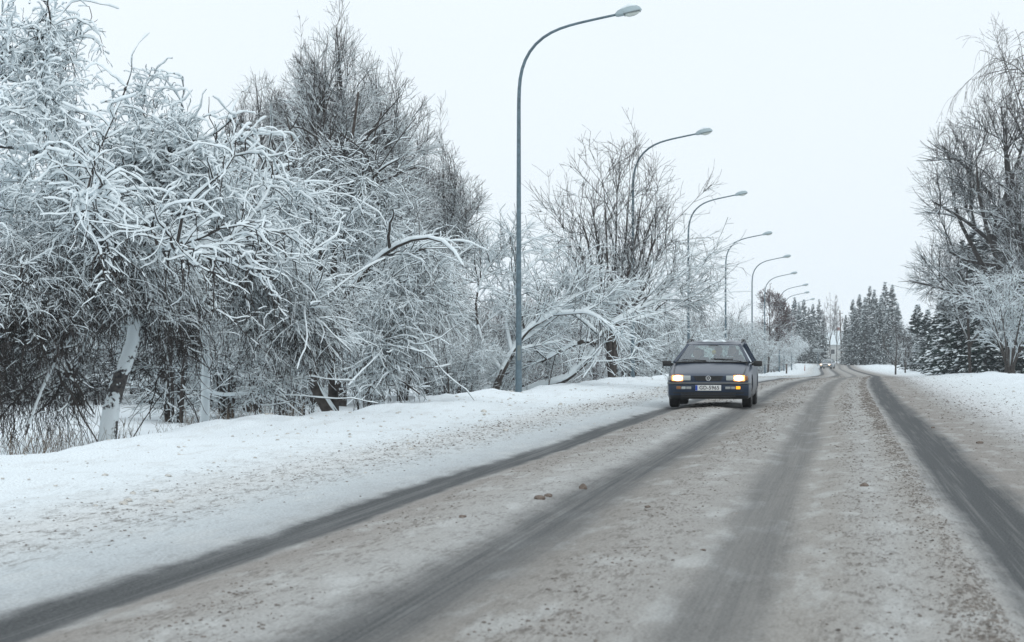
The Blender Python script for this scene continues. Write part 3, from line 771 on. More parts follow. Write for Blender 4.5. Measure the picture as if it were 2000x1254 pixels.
sk = build_skeleton(rs, tk, lv, None)
place_tree("weeping_birch", tree_meshes("wb", rs, sk, [0, 0, 0, 0], M_TWIG, M_BARK, .4), bb, "birch at the top right corner whose drooping twig tips hang into the photo", "tree")
# snowy small tree in front
rs = np.random.RandomState(504)
bs = at_base(1972, 104)
st = []
for k in range(12):
    a = k / 12 * 6.28 + rs.rand() * .4; R = 2.1 * rs.uniform(.5, 1.05); h = 4.3 * rs.uniform(.72, 1)
    st.append(resample([(0, 0, 0, .06), (math.cos(a) * R * .25, math.sin(a) * R * .25, h * .28, .045), (math.cos(a) * R * .7, math.sin(a) * R * .7, h * .7, .025), (math.cos(a) * R * 1.1, math.sin(a) * R * 1.1, h, .009)], 12))
lv = [dict(N=90, L=1.2, ang=34, up=.5, n=5, wob=.1, g=.0, r=.018, rmin=.009, t0=.25), dict(N=600, L=.7, ang=38, n=4, wob=.1, g=-.01, r=.012, rmin=.008, any=True), dict(N=1900, L=.35, ang=40, n=3, wob=.1, g=-.02, r=.009, rmin=.007)]
sk = build_skeleton(rs, st, lv, None)
place_tree("frosted_tree", tree_meshes("fs", rs, sk, [.04, .030, .022, .013], M_TWIG, M_BARK, .3), bs, "small vase-shaped tree thickly coated with snow in front of the dark spruces on the right", "tree")

# ---- spruces
M_NEEDLE = simple("spruce_needles", (.020, .038, .032), .85, noise=(1.5, .4), spec=.2)
def spruce_proto(seed, H, R, needles=14, snowy=.5, name="spruce"):
    rs = np.random.RandomState(seed)
    tk = resample([(0, 0, 0, H * .014), (0, 0, H * .5, H * .008), (0, 0, H, .02)], 10)[None]
    nb = int(H * 24); z = H * (.03 + .96 * rs.rand(nb) ** .95)
    a = rs.rand(nb) * 6.28; f = (1 - z / H)
    L = R * (f ** .98) * rs.uniform(.55, 1.12, nb) + .12
    D = np.stack([np.cos(a), np.sin(a), np.interp(f, [0, .25, 1], [.9, .15, -.12])], -1)
    S = np.stack([np.zeros(nb), np.zeros(nb), z], -1)
    p, r = grow(rs, S, D, L, np.full(nb, .03) * (.4 + f), np.full(nb, .008), 6, .05, -.05)
    # lift the tips
    tt = np.linspace(0, 1, 7); p[..., 2] += (L[:, None] * .10) * tt ** 3
    k = needles
    idx = rs.randint(0, nb, nb * k); t = rs.rand(nb * k) ** .75; fi = t * 6; i0 = np.minimum(fi.astype(int), 5); fr = (fi - i0)[:, None]
    c = p[idx, i0] * (1 - fr) + p[idx, i0 + 1] * fr
    T = unit(p[idx, i0 + 1] - p[idx, i0])
    side = unit(np.stack([-T[:, 1], T[:, 0], np.zeros(len(T))], -1)); side *= np.sign(rs.rand(len(T)) - .5)[:, None]
    Ln = (.20 + .34 * rs.rand(len(T))) * (.5 + .5 * (1 - t)) * min(1.6, .6 + R * .28) * (.3 + .7 * np.clip((1 - c[:, 2] / H) * 3.2, 0, 1))
    d = unit(T * .75 + side * rs.uniform(.1, 1.1, (len(T), 1)) + np.stack([np.zeros(len(T)), np.zeros(len(T)), rs.uniform(-.75, .05, len(T))], -1))
    w = unit(np.cross(d, np.stack([rs.normal(0, .5, len(T)), rs.normal(0, .5, len(T)), np.ones(len(T))], -1))) * (.035 + .055 * rs.rand(len(T)))[:, None] * min(1.5, .5 + R * .3)
    e = c + d * Ln[:, None]
    m_ = c + d * Ln[:, None] * .45
    V = np.stack([c, m_ - w, e, m_ + w], 1).reshape(-1, 3); F = np.arange(len(V)).reshape(-1, 4)
    # snow pads resting on the boughs
    up = np.array([0, 0, 1.0])
    sel = rs.rand(len(T)) < snowy * np.interp(c[:, 2] / H, [0, .5, 1], [1, .9, .55])
    c2 = (c + d * Ln[:, None] * .3)[sel]; sz = (.05 + .10 * rs.rand(sel.sum())) * min(1.5, .5 + R * .3); d2 = unit(d[sel] * [1, 1, .6]); s2 = unit(np.cross(d2, up))
    h = sz[:, None] * .5 * up
    q = [c2 - d2 * sz[:, None] * 1.5, c2 + s2 * sz[:, None] + h * .2, c2 + d2 * sz[:, None] * 1.6 - h * .3, c2 - s2 * sz[:, None] + h * .2, c2 + h * 1.4]
    V2 = np.stack(q, 1).reshape(-1, 3); o = (np.arange(len(c2)) * 5)[:, None]
    F2 = np.concatenate([o + [0, 1, 4], o + [1, 2, 4], o + [2, 3, 4], o + [3, 0, 4]])
    mt = np_mesh(name + "_trunk", *tubes(tk[..., :3], tk[..., 3], 6)); mt.materials.append(M_BARK)
    bt = tubes(p, r, 3)
    allV, allF = merge([bt, (V, F)])
    mc = np_mesh(name + "_crown", allV, allF, False); mc.materials.append(M_NEEDLE)
    ms = np_mesh(name + "_snow", V2, F2, True); ms.materials.append(M_SNOW)
    return [("trunk", mt), ("crown", mc), ("snow_load", ms)], H
SPF = [spruce_proto(601, 15, 3.0, 15, .26), spruce_proto(602, 15, 2.7, 15, .22), spruce_proto(603, 15, 3.2, 14, .25)]
SPN = [spruce_proto(611, 9, 2.6, 34, .16), spruce_proto(612, 9, 2.9, 34, .12)]
def spruce(protos, px, Y, top_py, label, group, wide=1.0):
    b = at_base(px, Y); H = P(px, top_py, Y)[2] - b[2]
    m, H0 = protos[rs.randint(len(protos))]; s = H / H0
    return place_tree("spruce", m, b, label, "spruce", group, rs.rand() * 6.28, (s * wide, s * wide, s))
rs = np.random.RandomState(66)
for px, py, Y in ((1652, 615, 428), (1666, 584, 432), (1679, 574, 426), (1690, 590, 415), (1699, 558, 430), (1708, 565, 420), (1718, 590, 412), (1729, 550, 424), (1743, 555, 418), (1722, 575, 416), (1690, 580, 425), (1670, 600, 418), (1712, 590, 425), (1754, 592, 412), (1660, 640, 420), (1735, 600, 405)):
    spruce(SPF, px, Y, py, "snow-dusted spruce in the pointed clump right of the bend", "spruces right of the bend", 1.15)
for px, py, Y in ((1540, 602, 450), (1552, 580, 470), (1561, 592, 455), (1570, 584, 470), (1580, 600, 455), (1588, 593, 465), (1600, 584, 470), (1608, 615, 460)):
    spruce(SPF, px, Y, py, "snow-dusted spruce in the clump behind the bend, above the oncoming distant car", "spruces behind the bend", 1.15)
for px, py, Y, lb in ((1792, 594, 255, "slim pointed spruce at the left end of the dark row on the right verge"), (1812, 604, 240, "second spruce from the left in the dark row on the right verge"),
                  (1836, 590, 215, "third spruce from the left in the dark row on the right verge"), (1858, 540, 190, "dark spruce just left of the tall spreading bare tree"), (1880, 470, 168, "tall dark spruce behind the low twiggy bare tree"),
                  (1908, 440, 155, "dark spruce behind the small snow-coated tree, on its left"), (1942, 400, 150, "dark spruce standing right behind the spreading bare tree"), (1985, 370, 146, "tall dark spruce at the right edge of the photo"),
                  (1925, 560, 138, "low dark spruce left of the small snow-coated tree"), (1878, 610, 150, "lowest dark spruce under the twiggy bare tree"), (2015, 480, 138, "dark spruce half cut off by the right edge of the photo")):
    spruce(SPN, px, Y, py, lb, None, 1.15)

# ---- small trees right of the road, birch behind, far shrubs
def small_tree(px, Y, top, seed, label, pale=False, width=60):
    return tall_tree("small_bare_tree" if not pale else "tall_birch", px, Y, top, width, seed, label, M_TWIG_PALE if pale else M_TWIG, .2 if not pale else .05, .003, .12 if not pale else .25, 34 if not pale else 24, base_r=.09, rk=.55)
small_tree(1749, 205, 632, 701, "small bare tree standing alone on the right verge in front of the spruce clump", width=80)
small_tree(1768, 232, 652, 702, "smaller bare tree just right of the lone one on the right verge", width=60)
small_tree(1622, 425, 566, 703, "slender pale birch rising between the two spruce clumps", True, 42)
small_tree(1634, 460, 590, 704, "faint birch behind the slender one, next to the utility pole", True, 36)
tall_tree("small_bare_tree", 1500, 215, 560, 100, 705, "bare tree with reddish twigs behind the sixth lamp post", M_TWIG_RED, .35, .008, .15, 36, base_r=.1)
rs = np.random.RandomState(77)
for k in range(26):
    Y = rs.uniform(480, 620); px = rs.uniform(1500, 1860); b = at_base(px, Y); s = rs.uniform(1.3, 2.1)
    place_tree("far_shrub", SHR[rs.randint(4)], b, "pale far-off bushy tree behind the bend of the road", "shrub", "far trees behind the bend", rs.rand() * 6.28, (s * 1.4, s * 1.4, s))
for k in range(10):
    Y = 240 + k * 16 + rs.uniform(-5, 5); px = 1790 + rs.uniform(-14, 60); b = at_base(px, Y); s = rs.uniform(.8, 1.2)
    s *= .8; place_tree("verge_shrub", SHR[2 + rs.randint(2)], b, "snowy shrub among the spruces on the right verge", "shrub", "shrubs on the right verge", rs.rand() * 6.28, (s, s, s))

# ---- dry weeds on the left
rs = np.random.RandomState(88)
n = 420
px = rs.choice([30, 80, 140, 200, 240, 330, 380, 430, 500, 560], n) + rs.normal(0, 22, n); Y = np.interp(px, [0, 600], [25, 40]) + rs.uniform(-.5, 5, n)
S = np.array([at_base(a, b) for a, b in zip(px, Y)])
D = np.stack([rs.normal(.1, .3, n), rs.normal(0, .3, n), np.ones(n)], -1)
p, r = grow(rs, S, D, rs.uniform(.2, .62, n), np.full(n, .0035), np.full(n, .002), 5, .10, -.03)
s2, d2, r2 = spawn(rs, [(p, r)], 700, .4, 1, 35, 10)
p2, r2 = grow(rs, s2, d2, rs.uniform(.06, .16, len(s2)), np.full(len(s2), .0025), np.full(len(s2), .0018), 3, .1, -.05)
V, F = merge([tubes(p, r, 3), tubes(p2, r2, 3)])
tag(link_mesh("dry_weeds", np_mesh("weeds", V, F), simple("dry_stalk", (.17, .13, .09), .9)), "thin dry weed stalks poking out of the snowfield behind the left bank", "weeds", kind="stuff")
# ------------------------------------------------------------------ mesh helpers for built things
def box(bm, c, s, rot=None, bev=0.0):
    r = bmesh.ops.create_cube(bm, size=1.0)
    vs = r['verts']
    M = Matrix.Translation(Vector(c)) @ (rot.to_4x4() if rot else Matrix.Identity(4)) @ Matrix.Diagonal((*s, 1))
    bmesh.ops.transform(bm, matrix=M, verts=vs)
    if bev > 0:
        es = list({e for v in vs for e in v.link_edges})
        bmesh.ops.bevel(bm, geom=es, offset=bev, segments=2, affect='EDGES', profile=.6)
def bm_obj(name, bm, m, parent=None, smooth=True, loc=None):
    me = bpy.data.meshes.new(name); bmesh.ops.recalc_face_normals(bm, faces=bm.faces); bm.to_mesh(me); bm.free()
    for p in me.polygons: p.use_smooth = smooth
    o = link_mesh(name, me, m, parent, loc)
    if smooth:
        try: me.set_sharp_from_angle(angle=math.radians(38))
        except Exception: pass
    return o
def tube_obj(name, poly, m, parent=None, k=10, n=None):
    q = np.array(poly, float) if n is None else resample(poly, n)
    V, F = tubes(q[None, :, :3], q[None, :, 3], k)
    N = len(V)
    V = np.concatenate([V, q[:1, :3], q[-1:, :3]])
    F3 = np.array([[N, (j + 1) % k, j] for j in range(k)] + [[N + 1, N - k + j, N - k + (j + 1) % k] for j in range(k)])
    return link_mesh(name, np_mesh(name, V, [F, F3]), m, parent)
def loft(rings, close=True, caps=True):
    """rings: list of equal-length point lists"""
    bm = bmesh.new(); R = [[bm.verts.new(p) for p in r] for r in rings]
    n = len(R[0])
    for a, b in zip(R[:-1], R[1:]):
        for i in range(n if close else n - 1):
            j = (i + 1) % n
            try: bm.faces.new((a[i], a[j], b[j], b[i]))
            except ValueError: pass
    if caps and close:
        bm.faces.new(R[0][::-1]); bm.faces.new(R[-1])
    return bm
def emis(name, col, s):
    m, nt, b = mat(name)
    b.inputs['Base Color'].default_value = (*col, 1)
    b.inputs['Emission Color'].default_value = (*col, 1); b.inputs['Emission Strength'].default_value = s
    return m
def glassy(name, col, alpha, rough=.05):
    m, nt, b = mat(name)
    nt.nodes.remove(b)
    out = [n for n in nt.nodes if n.type == 'OUTPUT_MATERIAL'][0]
    t = nt.nodes.new('ShaderNodeBsdfTransparent'); t.inputs[0].default_value = (*col, 1)
    g = nt.nodes.new('ShaderNodeBsdfGlossy'); g.inputs[0].default_value = (.9, .95, 1, 1); g.inputs['Roughness'].default_value = rough
    fr = nt.nodes.new('ShaderNodeFresnel'); fr.inputs[0].default_value = 1.5
    ad = nt.nodes.new('ShaderNodeMath'); ad.operation = 'MULTIPLY_ADD'; ad.inputs[1].default_value = 1.0; ad.inputs[2].default_value = alpha
    mx = nt.nodes.new('ShaderNodeMixShader')
    nt.links.new(fr.outputs[0], ad.inputs[0]); nt.links.new(ad.outputs[0], mx.inputs[0])
    nt.links.new(t.outputs[0], mx.inputs[1]); nt.links.new(g.outputs[0], mx.inputs[2]); nt.links.new(mx.outputs[0], out.inputs[0])
    return m

# ------------------------------------------------------------------ street lamps
M_POLE = simple("painted_steel_pole", (.105, .155, .185), .5, noise=(12, .25), metal=.2)
M_LHEAD = simple("lamp_housing", (.34, .42, .45), .5, noise=(5, .08))
M_LTRIM = simple("lamp_rim", (.16, .19, .19), .5)
M_LGLASS = simple("lamp_bowl_plastic", (.62, .66, .62), .25)
def lamp_meshes():
    prof = [(0, 0, .085), (0, .5, .078), (0, 3.0, .062), (0, 6.2, .050), (0, 7.30, .046), (.015, 7.62, .042), (.06, 7.93, .040), (.22, 8.32, .038), (.50, 8.64, .036), (.84, 8.84, .034), (1.22, 8.96, .032), (1.85, 9.09, .030), (2.42, 9.20, .030)]
    q = resample([(a, 0, z, r) for a, z, r in prof], 46)
    V, F = tubes(q[None, :, :3], q[None, :, 3], 12)
    pole = np_mesh("lamp_pole", V, F); pole.materials.append(M_POLE)
    # housing: boat-shaped shell, long axis along the arm
    st = [(-.32, .045, .035, -.045), (-.26, .07, .085, -.06), (-.12, .10, .125, -.055), (0, .125, .15, -.045), (.12, .125, .15, -.04), (.22, .10, .12, -.035), (.29, .06, .07, -.03), (.325, .02, .01, -.025)]
    rings = []
    for x, w, h, lo in st:
        rings.append([(x, -w, lo), (x, -w * 1.0, 0), (x, -w * .75, h * .7), (x, -w * .3, h * .97), (x, w * .3, h * .97), (x, w * .75, h * .7), (x, w, 0), (x, w, lo)])
    bm = loft(rings); me = bpy.data.meshes.new("lamp_housing"); bmesh.ops.recalc_face_normals(bm, faces=bm.faces); bm.to_mesh(me); bm.free()
    for p in me.polygons: p.use_smooth = True
    me.materials.append(M_LHEAD)
    rings = []
    for x, w, h in ((-.10, .05, .01), (-.08, .085, .05), (0, .105, .085), (.12, .10, .08), (.22, .075, .05), (.28, .03, .015)):
        rings.append([(x, -w, -.04), (x, -w * .8, -.04 - h * .6), (x, -w * .3, -.04 - h), (x, w * .3, -.04 - h), (x, w * .8, -.04 - h * .6), (x, w, -.04)])
    bm = loft(rings); mg = bpy.data.meshes.new("lamp_bowl"); bmesh.ops.recalc_face_normals(bm, faces=bm.faces); bm.to_mesh(mg); bm.free()
    for p in mg.polygons: p.use_smooth = True
    mg.materials.append(M_LGLASS)
    bm = bmesh.new(); box(bm, (.08, 0, -.035), (.42, .262, .022), bev=.006); box(bm, (-.105, 0, -.03), (.02, .20, .10), bev=.004)
    mr = bpy.data.meshes.new("lamp_rim"); bm.to_mesh(mr); bm.free(); mr.materials.append(M_LTRIM)
    # snow on the housing
    rings = []
    for x, w, h in ((-.20, .03, .10), (-.1, .075, .15), (.03, .095, .18), (.14, .085, .17), (.22, .05, .13)):
        rings.append([(x, -w, h * .6), (x, -w * .6, h), (x, w * .6, h), (x, w, h * .6)])
    bm = loft(rings); ms = bpy.data.meshes.new("lamp_snow"); bmesh.ops.recalc_face_normals(bm, faces=bm.faces); bm.to_mesh(ms); bm.free()
    for p in ms.polygons: p.use_smooth = True
    ms.materials.append(M_SNOW)
    bm = bmesh.new(); box(bm, (.02, -.072, 1.0), (.085, .022, .36), bev=.006); md = bpy.data.meshes.new("lamp_door"); bm.to_mesh(md); bm.free(); md.materials.append(M_LTRIM)
    return pole, me, mg, mr, ms, md
LM = lamp_meshes()
heads = [(1013, 20), (1236, 255), (1345, 376), (1417, 454), (1469, 499), (1494, 532), (1522, 555), (1531, 570), (1546, 583)]
names = ["nearest and tallest street lamp, its whole pole standing on the left snowbank", "second street lamp, rising through the vase-shaped bare tree", "third street lamp from the nearest, above the roof line of the dark blue car",
         "fourth street lamp from the nearest, its pole foot hidden in the thicket", "fifth street lamp from the nearest in the receding row", "sixth street lamp from the nearest, beside reddish twigs",
         "seventh street lamp from the nearest in the receding row", "eighth street lamp from the nearest, close behind the seventh", "ninth and farthest visible street lamp, its head just above the spruces"]
for k, ((px, hy), lb) in enumerate(zip(heads, names)):
    Y = 54 + 29.5 * k
    b = at_base(px, Y); h = P(px, hy, Y)[2]
    s = (h - b[2]) / 9.35
    root = empty("street_lamp", b, .0, lb, "street lamp", "street lamps along the left verge"); root.scale = (s, s, s)
    root.rotation_euler = (math.radians((k * 37 % 7 - 3) * .08), math.radians((k * 23 % 5 - 2) * .08) if k else 0, 0)
    o = bpy.data.objects.new("pole", LM[0]); COL.objects.link(o); o.parent = root
    d = bpy.data.objects.new("access_door", LM[5]); COL.objects.link(d); d.parent = root
    hd = bpy.data.objects.new("lamp_head", LM[1]); COL.objects.link(hd); hd.parent = root; hd.location = (2.68, 0, 9.255); hd.rotation_euler = (0, math.radians(-11), 0)
    for nm, me in (("lamp_bowl", LM[2]), ("lamp_rim", LM[3]), ("snow_cap", LM[4])):
        o = bpy.data.objects.new(nm, me); COL.objects.link(o); o.parent = hd

# ------------------------------------------------------------------ cars
M_TYRE = simple("tyre_rubber", (.018, .018, .019), .8, noise=(20, .3))
M_RIM = simple("wheel_trim", (.22, .23, .24), .4, metal=.7)
M_BLACK = simple("black_trim", (.012, .013, .014), .45)
M_WELL = simple("wheel_well", (.01, .01, .01), .9)
M_SEAT = simple("seat_fabric", (.06, .062, .065), .9)
M_GREYTRIM = simple("grey_bumper_strip", (.12, .13, .135), .5)
M_SLAT = simple("dark_slat", (.035, .038, .042), .5)
M_LENS = simple("lamp_lens_clear", (.42, .46, .46), .12, coat=.6)
M_LENS_D = simple("lamp_lens_fog", (.30, .32, .32), .15, coat=.6)
M_ORANGE = emis("indicator_lit", (1.0, .42, .02), 1.0)
M_ORANGE_D = simple("indicator_dull", (.28, .13, .05), .3)
M_LIT = emis("headlamp_lit", (1.0, .84, .55), 6.0)
M_LITRING = emis("headlamp_glow_ring", (1.0, .50, .17), 1.1)
M_CHROME = simple("chrome", (.75, .77, .78), .2, metal=.9)
M_PLATE = simple("plate_white", (.70, .72, .72), .4)
M_PLATEB = simple("plate_blue", (.01, .06, .38), .4)
M_INK = simple("plate_ink", (.01, .01, .01), .5)
M_GLASS = glassy("car_glass", (.88, 1.0, .95), .12)
M_GLASSD = glassy("side_glass", (.35, .42, .42), .06)
M_CABIN = simple("cabin_plastic", (.035, .037, .04), .8)

def dirty_paint(name, col):
    m, nt, b = mat(name)
    tc = nt.nodes.new('ShaderNodeTexCoord'); sp = nt.nodes.new('ShaderNodeSeparateXYZ'); nt.links.new(tc.outputs['Object'], sp.inputs[0])
    n = nt.nodes.new('ShaderNodeTexNoise'); n.inputs['Scale'].default_value = 5; n.inputs['Detail'].default_value = 6; nt.links.new(tc.outputs['Object'], n.inputs['Vector'])
    r = nt.nodes.new('ShaderNodeMapRange'); r.inputs[1].default_value = .35; r.inputs[2].default_value = .75; r.inputs[3].default_value = 0.0; r.inputs[4].default_value = .22
    nt.links.new(n.outputs['Fac'], r.inputs[0])
    mx = nt.nodes.new('ShaderNodeMix'); mx.data_type = 'RGBA'; mx.inputs[6].default_value = (*col, 1); mx.inputs[7].default_value = (.10, .11, .115, 1)
    nt.links.new(r.outputs[0], mx.inputs[0]); nt.links.new(mx.outputs[2], b.inputs['Base Color'])
    b.inputs['Roughness'].default_value = .38; b.inputs['Metallic'].default_value = .25; b.inputs['Coat Weight'].default_value = .35; b.inputs['Coat Roughness'].default_value = .18
    return m

def body_section(y, hw, zb, zt, ht, crown=.03, zs=None):
    zs = zs if zs is not None else zt - .14
    half = [(0, zt + crown), (ht * .5, zt + crown * .8), (ht * .86, zt + crown * .2), (ht, zt - .02), (hw - .01, zs), (hw, (zs + .45) / 2), (hw, .42), (hw - .03, zb + .06), (hw - .08, zb), (0, zb)]
    L = [(x, y, z) for x, z in half]
    R = [(-x, y, z) for x, z in half[::-1][1:-1]]
    return L + R
def quad_pane(name, c, m, parent, bulge=(0, 0, 0), nu=8, nv=6, th=.006):
    """bilinear pane from 4 corners bl, br, tr, tl with a bulge vector"""
    bl, br, tr_, tl = [Vector(p) for p in c]; bm = bmesh.new(); g = []
    B = Vector(bulge)
    for j in range(nv + 1):
        row = []
        for i in range(nu + 1):
            a, t = i / nu, j / nv
            p = bl.lerp(br, a).lerp(tl.lerp(tr_, a), t) + B * (4 * a * (1 - a)) * (1 if nv < 2 else 1)
            row.append(bm.verts.new(p))
        g.append(row)
    for j in range(nv):
        for i in range(nu):
            bm.faces.new((g[j][i], g[j][i + 1], g[j + 1][i + 1], g[j + 1][i]))
    return bm_obj(name, bm, m, parent)
def bar(bm, a, b, w, h, up=(0, 0, 1)):
    a, b = Vector(a), Vector(b); d = (b - a); L = d.length; d.normalize(); s = d.cross(Vector(up)).normalized(); u = s.cross(d)
    M = Matrix((s, d, u)).transposed()
    r = bmesh.ops.create_cube(bm, size=1.0)
    bmesh.ops.transform(bm, matrix=Matrix.Translation((a + b) / 2) @ M.to_4x4() @ Matrix.Diagonal((w, L, h, 1)), verts=r['verts'])
def wheel(parent, x, y, side, R=.305, W=.195):
    # tyre lathe
    prof = [(R * .62, -W / 2 + .01), (R * .9, -W / 2), (R * .985, -W / 2 + .02), (R, -W / 4), (R, W / 4), (R * .985, W / 2 - .02), (R * .9, W / 2), (R * .62, W / 2 - .01)]
    bm = bmesh.new(); n = 28; rg = []
    for k in range(n):
        a = k / n * 2 * math.pi
        rg.append([bm.verts.new((w, math.cos(a) * r, math.sin(a) * r)) for r, w in prof])
    for k in range(n):
        A, B = rg[k], rg[(k + 1) % n]
        for i in range(len(prof)):
            j = (i + 1) % len(prof); bm.faces.new((A[i], A[j], B[j], B[i]))
    root = bm_obj("wheel", bm, M_TYRE, parent, True, (x, y, R))
    bm = bmesh.new()
    r = bmesh.ops.create_cone(bm, segments=24, radius1=R * .63, radius2=R * .55, depth=.05, cap_ends=True)
    bmesh.ops.transform(bm, matrix=Matrix.Translation((side * (W / 2 - .04), 0, 0)) @ Matrix.Rotation(side * math.pi / 2, 4, 'Y'), verts=r['verts'])
    for k in range(6):
        a = k / 6 * 6.283; box(bm, (side * (W / 2 - .012), math.cos(a) * R * .33, math.sin(a) * R * .33), (.012, R * .42, .05), Matrix.Rotation(a, 3, 'X'))
    bm_obj("wheel_rim", bm, M_RIM, root, False)
    return root
def text_mesh(txt, size, ext=.002):
    cu = bpy.data.curves.new("lettering", 'FONT'); cu.body = txt; cu.size = size; cu.extrude = ext; cu.align_x = 'CENTER'; cu.align_y = 'CENTER'; cu.offset = size * .012; cu.space_character = 1.08
    o = bpy.data.objects.new("lettering", cu); COL.objects.link(o)
    dg = bpy.context.evaluated_depsgraph_get(); me = bpy.data.meshes.new_from_object(o.evaluated_get(dg))
    bpy.data.objects.remove(o); bpy.data.curves.remove(cu)
    return me

def make_car(name, loc, rz, label, paint, detail=True):
    root = empty(name, loc, rz, label, "car")
    # lower body
    S = [body_section(.03, .74, .24, .655, .70, .006, .60), body_section(.07, .80, .22, .675, .745, .010, .60), body_section(.16, .825, .2, .70, .77, .018, .61), body_section(.35, .84, .19, .745, .785, .026, .66),
         body_section(.60, .848, .19, .80, .79, .030, .71), body_section(.85, .85, .19, .85, .79, .030, .77), body_section(1.12, .852, .19, .895, .785, .026, .80),
         body_section(1.35, .853, .19, .915, .80, .012, .82), body_section(2.2, .853, .19, .93, .81, .0, .83), body_section(3.4, .853, .19, .935, .81, .0, .83), body_section(4.2, .845, .2, .935, .79, .0, .83), body_section(4.5, .82, .24, .92, .75, .0, .80), body_section(4.56, .78, .28, .88, .72, 0, .78)]
    bm = loft(S); body = bm_obj("body", bm, paint, root)
    # wheel arches cut out
    cbm = bmesh.new()
    for y in (.86, 3.49):
        for s in (-1, 1):
            r = bmesh.ops.create_cone(cbm, segments=28, radius1=.36, radius2=.36, depth=.30, cap_ends=True)
            bmesh.ops.transform(cbm, matrix=Matrix.Translation((s * .80, y, .33)) @ Matrix.Rotation(math.pi / 2, 4, 'Y'), verts=r['verts'])
    cme = bpy.data.meshes.new("cut"); cbm.to_mesh(cme); cbm.free(); cut = bpy.data.objects.new("cut", cme); COL.objects.link(cut); cut.parent = root
    md = body.modifiers.new("b", 'BOOLEAN'); md.object = cut; md.operation = 'DIFFERENCE'; md.solver = 'EXACT'
    bpy.context.view_layer.update()
    dg = bpy.context.evaluated_depsgraph_get(); me2 = bpy.data.meshes.new_from_object(body.evaluated_get(dg)); body.modifiers.clear(); body.data = me2
    bpy.data.objects.remove(cut); bpy.data.meshes.remove(cme)
    for y in (.86, 3.49):
        for s in (-1, 1): wheel(root, s * .745, y, s)
    # bonnet shut lines
    bm = bmesh.new()
    for s in (-1, 1):
        pts = [(s * .70, .10, .690), (s * .725, .35, .7665), (s * .735, .60, .8235), (s * .735, .85, .8735), (s * .73, 1.12, .9135)]
        for a, b in zip(pts[:-1], pts[1:]): bar(bm, a, b, .010, .008)
    bm_obj("bonnet_seam", bm, M_BLACK, root, False)
    # bumper
    def bsec(z, o, hw=.835):
        pts = []
        for x, y in ((-hw, .55), (-hw, .20), (-hw + .03, .08), (-hw + .12, .02), (-.45, -.02), (0, -.035), (.45, -.02), (hw - .12, .02), (hw - .03, .08), (hw, .20), (hw, .55)):
            d = 1 if abs(x) < hw - .01 else 1
            pts.append((x * (1 + o * .35 / hw), y - o, z))
        back = [(hw - .06, .55, z), (hw - .08, .20, z), (.0, .12, z), (-hw + .08, .20, z), (-hw + .06, .55, z)]
        return pts + back
    bm = loft([bsec(.215, -.03), bsec(.27, .0), bsec(.44, .012), bsec(.475, .012), bsec(.48, .0), bsec(.545, -.012)])
    bumper = bm_obj("front_bumper", bm, paint, root)
    bm = loft([bsec(.487, .012), bsec(.497, .026), bsec(.517, .026), bsec(.527, .010)]); bm_obj("bumper_strip", bm, M_GREYTRIM, bumper)
    bm = loft([bsec(.19, -.035, .80), bsec(.235, -.006, .828), bsec(.325, .006, .832), bsec(.345, -.01, .832)]); bm_obj("lower_spoiler", bm, M_BLACK, bumper)
    bm = bmesh.new()
    for z in (.245, .275, .305): box(bm, (0, -.048, z), (1.1, .012, .010))
    bm_obj("spoiler_slats", bm, M_SLAT, bumper, False)
    # face between bumper and bonnet
    bm = bmesh.new(); box(bm, (0, .045, .60), (1.50, .09, .125), bev=.012); bm_obj("front_panel", bm, paint, root)
    bm = bmesh.new(); r = [(-.26, .575), (-.235, .555), (.235, .555), (.26, .575), (.30, .655), (-.30, .655)]
    f = [bm.verts.new((x, -.004, z)) for x, z in r]; g = [bm.verts.new((x, .03, z)) for x, z in r]
    bm.faces.new(f); [bm.faces.new((f[i], g[i], g[(i + 1) % 6], f[(i + 1) % 6])) for i in range(6)]
    grille = bm_obj("grille", bm, M_BLACK, root, False)
    bm = bmesh.new()
    for z in (.578, .597, .616, .635): box(bm, (0, -.009, z), (.50 + (z - .57) * .9, .008, .006))
    bm_obj("grille_slat", bm, M_SLAT, grille, False)
    if detail:
        bm = bmesh.new()      # round emblem with the two stacked letters
        for k in range(28):
            a0, a1 = k / 28 * 6.2832, (k + 1) / 28 * 6.2832
            bar(bm, (math.cos(a0) * .046, -.017, .608 + math.sin(a0) * .048), (math.cos(a1) * .048, -.017, .608 + math.sin(a1) * .048), .008, .013, (0, 1, 0))
        def st(x0, z0, x1, z1): bar(bm, (x0, -.018, .608 + z0), (x1, -.018, .608 + z1), .006, .012, (0, 1, 0))
        st(-.021, .038, 0, .004); st(.021, .038, 0, .004)
        st(-.040, .020, -.020, -.036); st(-.020, -.036, 0, .000); st(0, .000, .020, -.036); st(.020, -.036, .040, .020)
        bm_obj("emblem", bm, M_CHROME, grille, False)
    # headlamps
    for s in (-1, 1):
        bm = bmesh.new(); box(bm, (s * .545, .005, .612), (.375, .05, .098), bev=.012)
        hl = bm_obj("headlight", bm, M_LENS, root)
        bm = bmesh.new(); r = bmesh.ops.create_uvsphere(bm, u_segments=20, v_segments=10, radius=1); bmesh.ops.transform(bm, matrix=Matrix.Translation((s * .615, -.018, .612)) @ Matrix.Diagonal((.100, .020, .055, 1)), verts=r['verts'])
        bm_obj("lit_reflector", bm, M_LIT, hl)
        bm = bmesh.new(); box(bm, (s * .622, -.0165, .612), (.228, .010, .118), bev=.014); bm_obj("halo_plate", bm, M_LITRING, hl)  # warm halo around the lit headlamp, added as an emissive plate
        bm = bmesh.new(); box(bm, (s * .765, .035, .612), (.06, .07, .092), bev=.012); bm_obj("corner_indicator", bm, M_LENS_D if s < 0 else M_ORANGE_D, root)
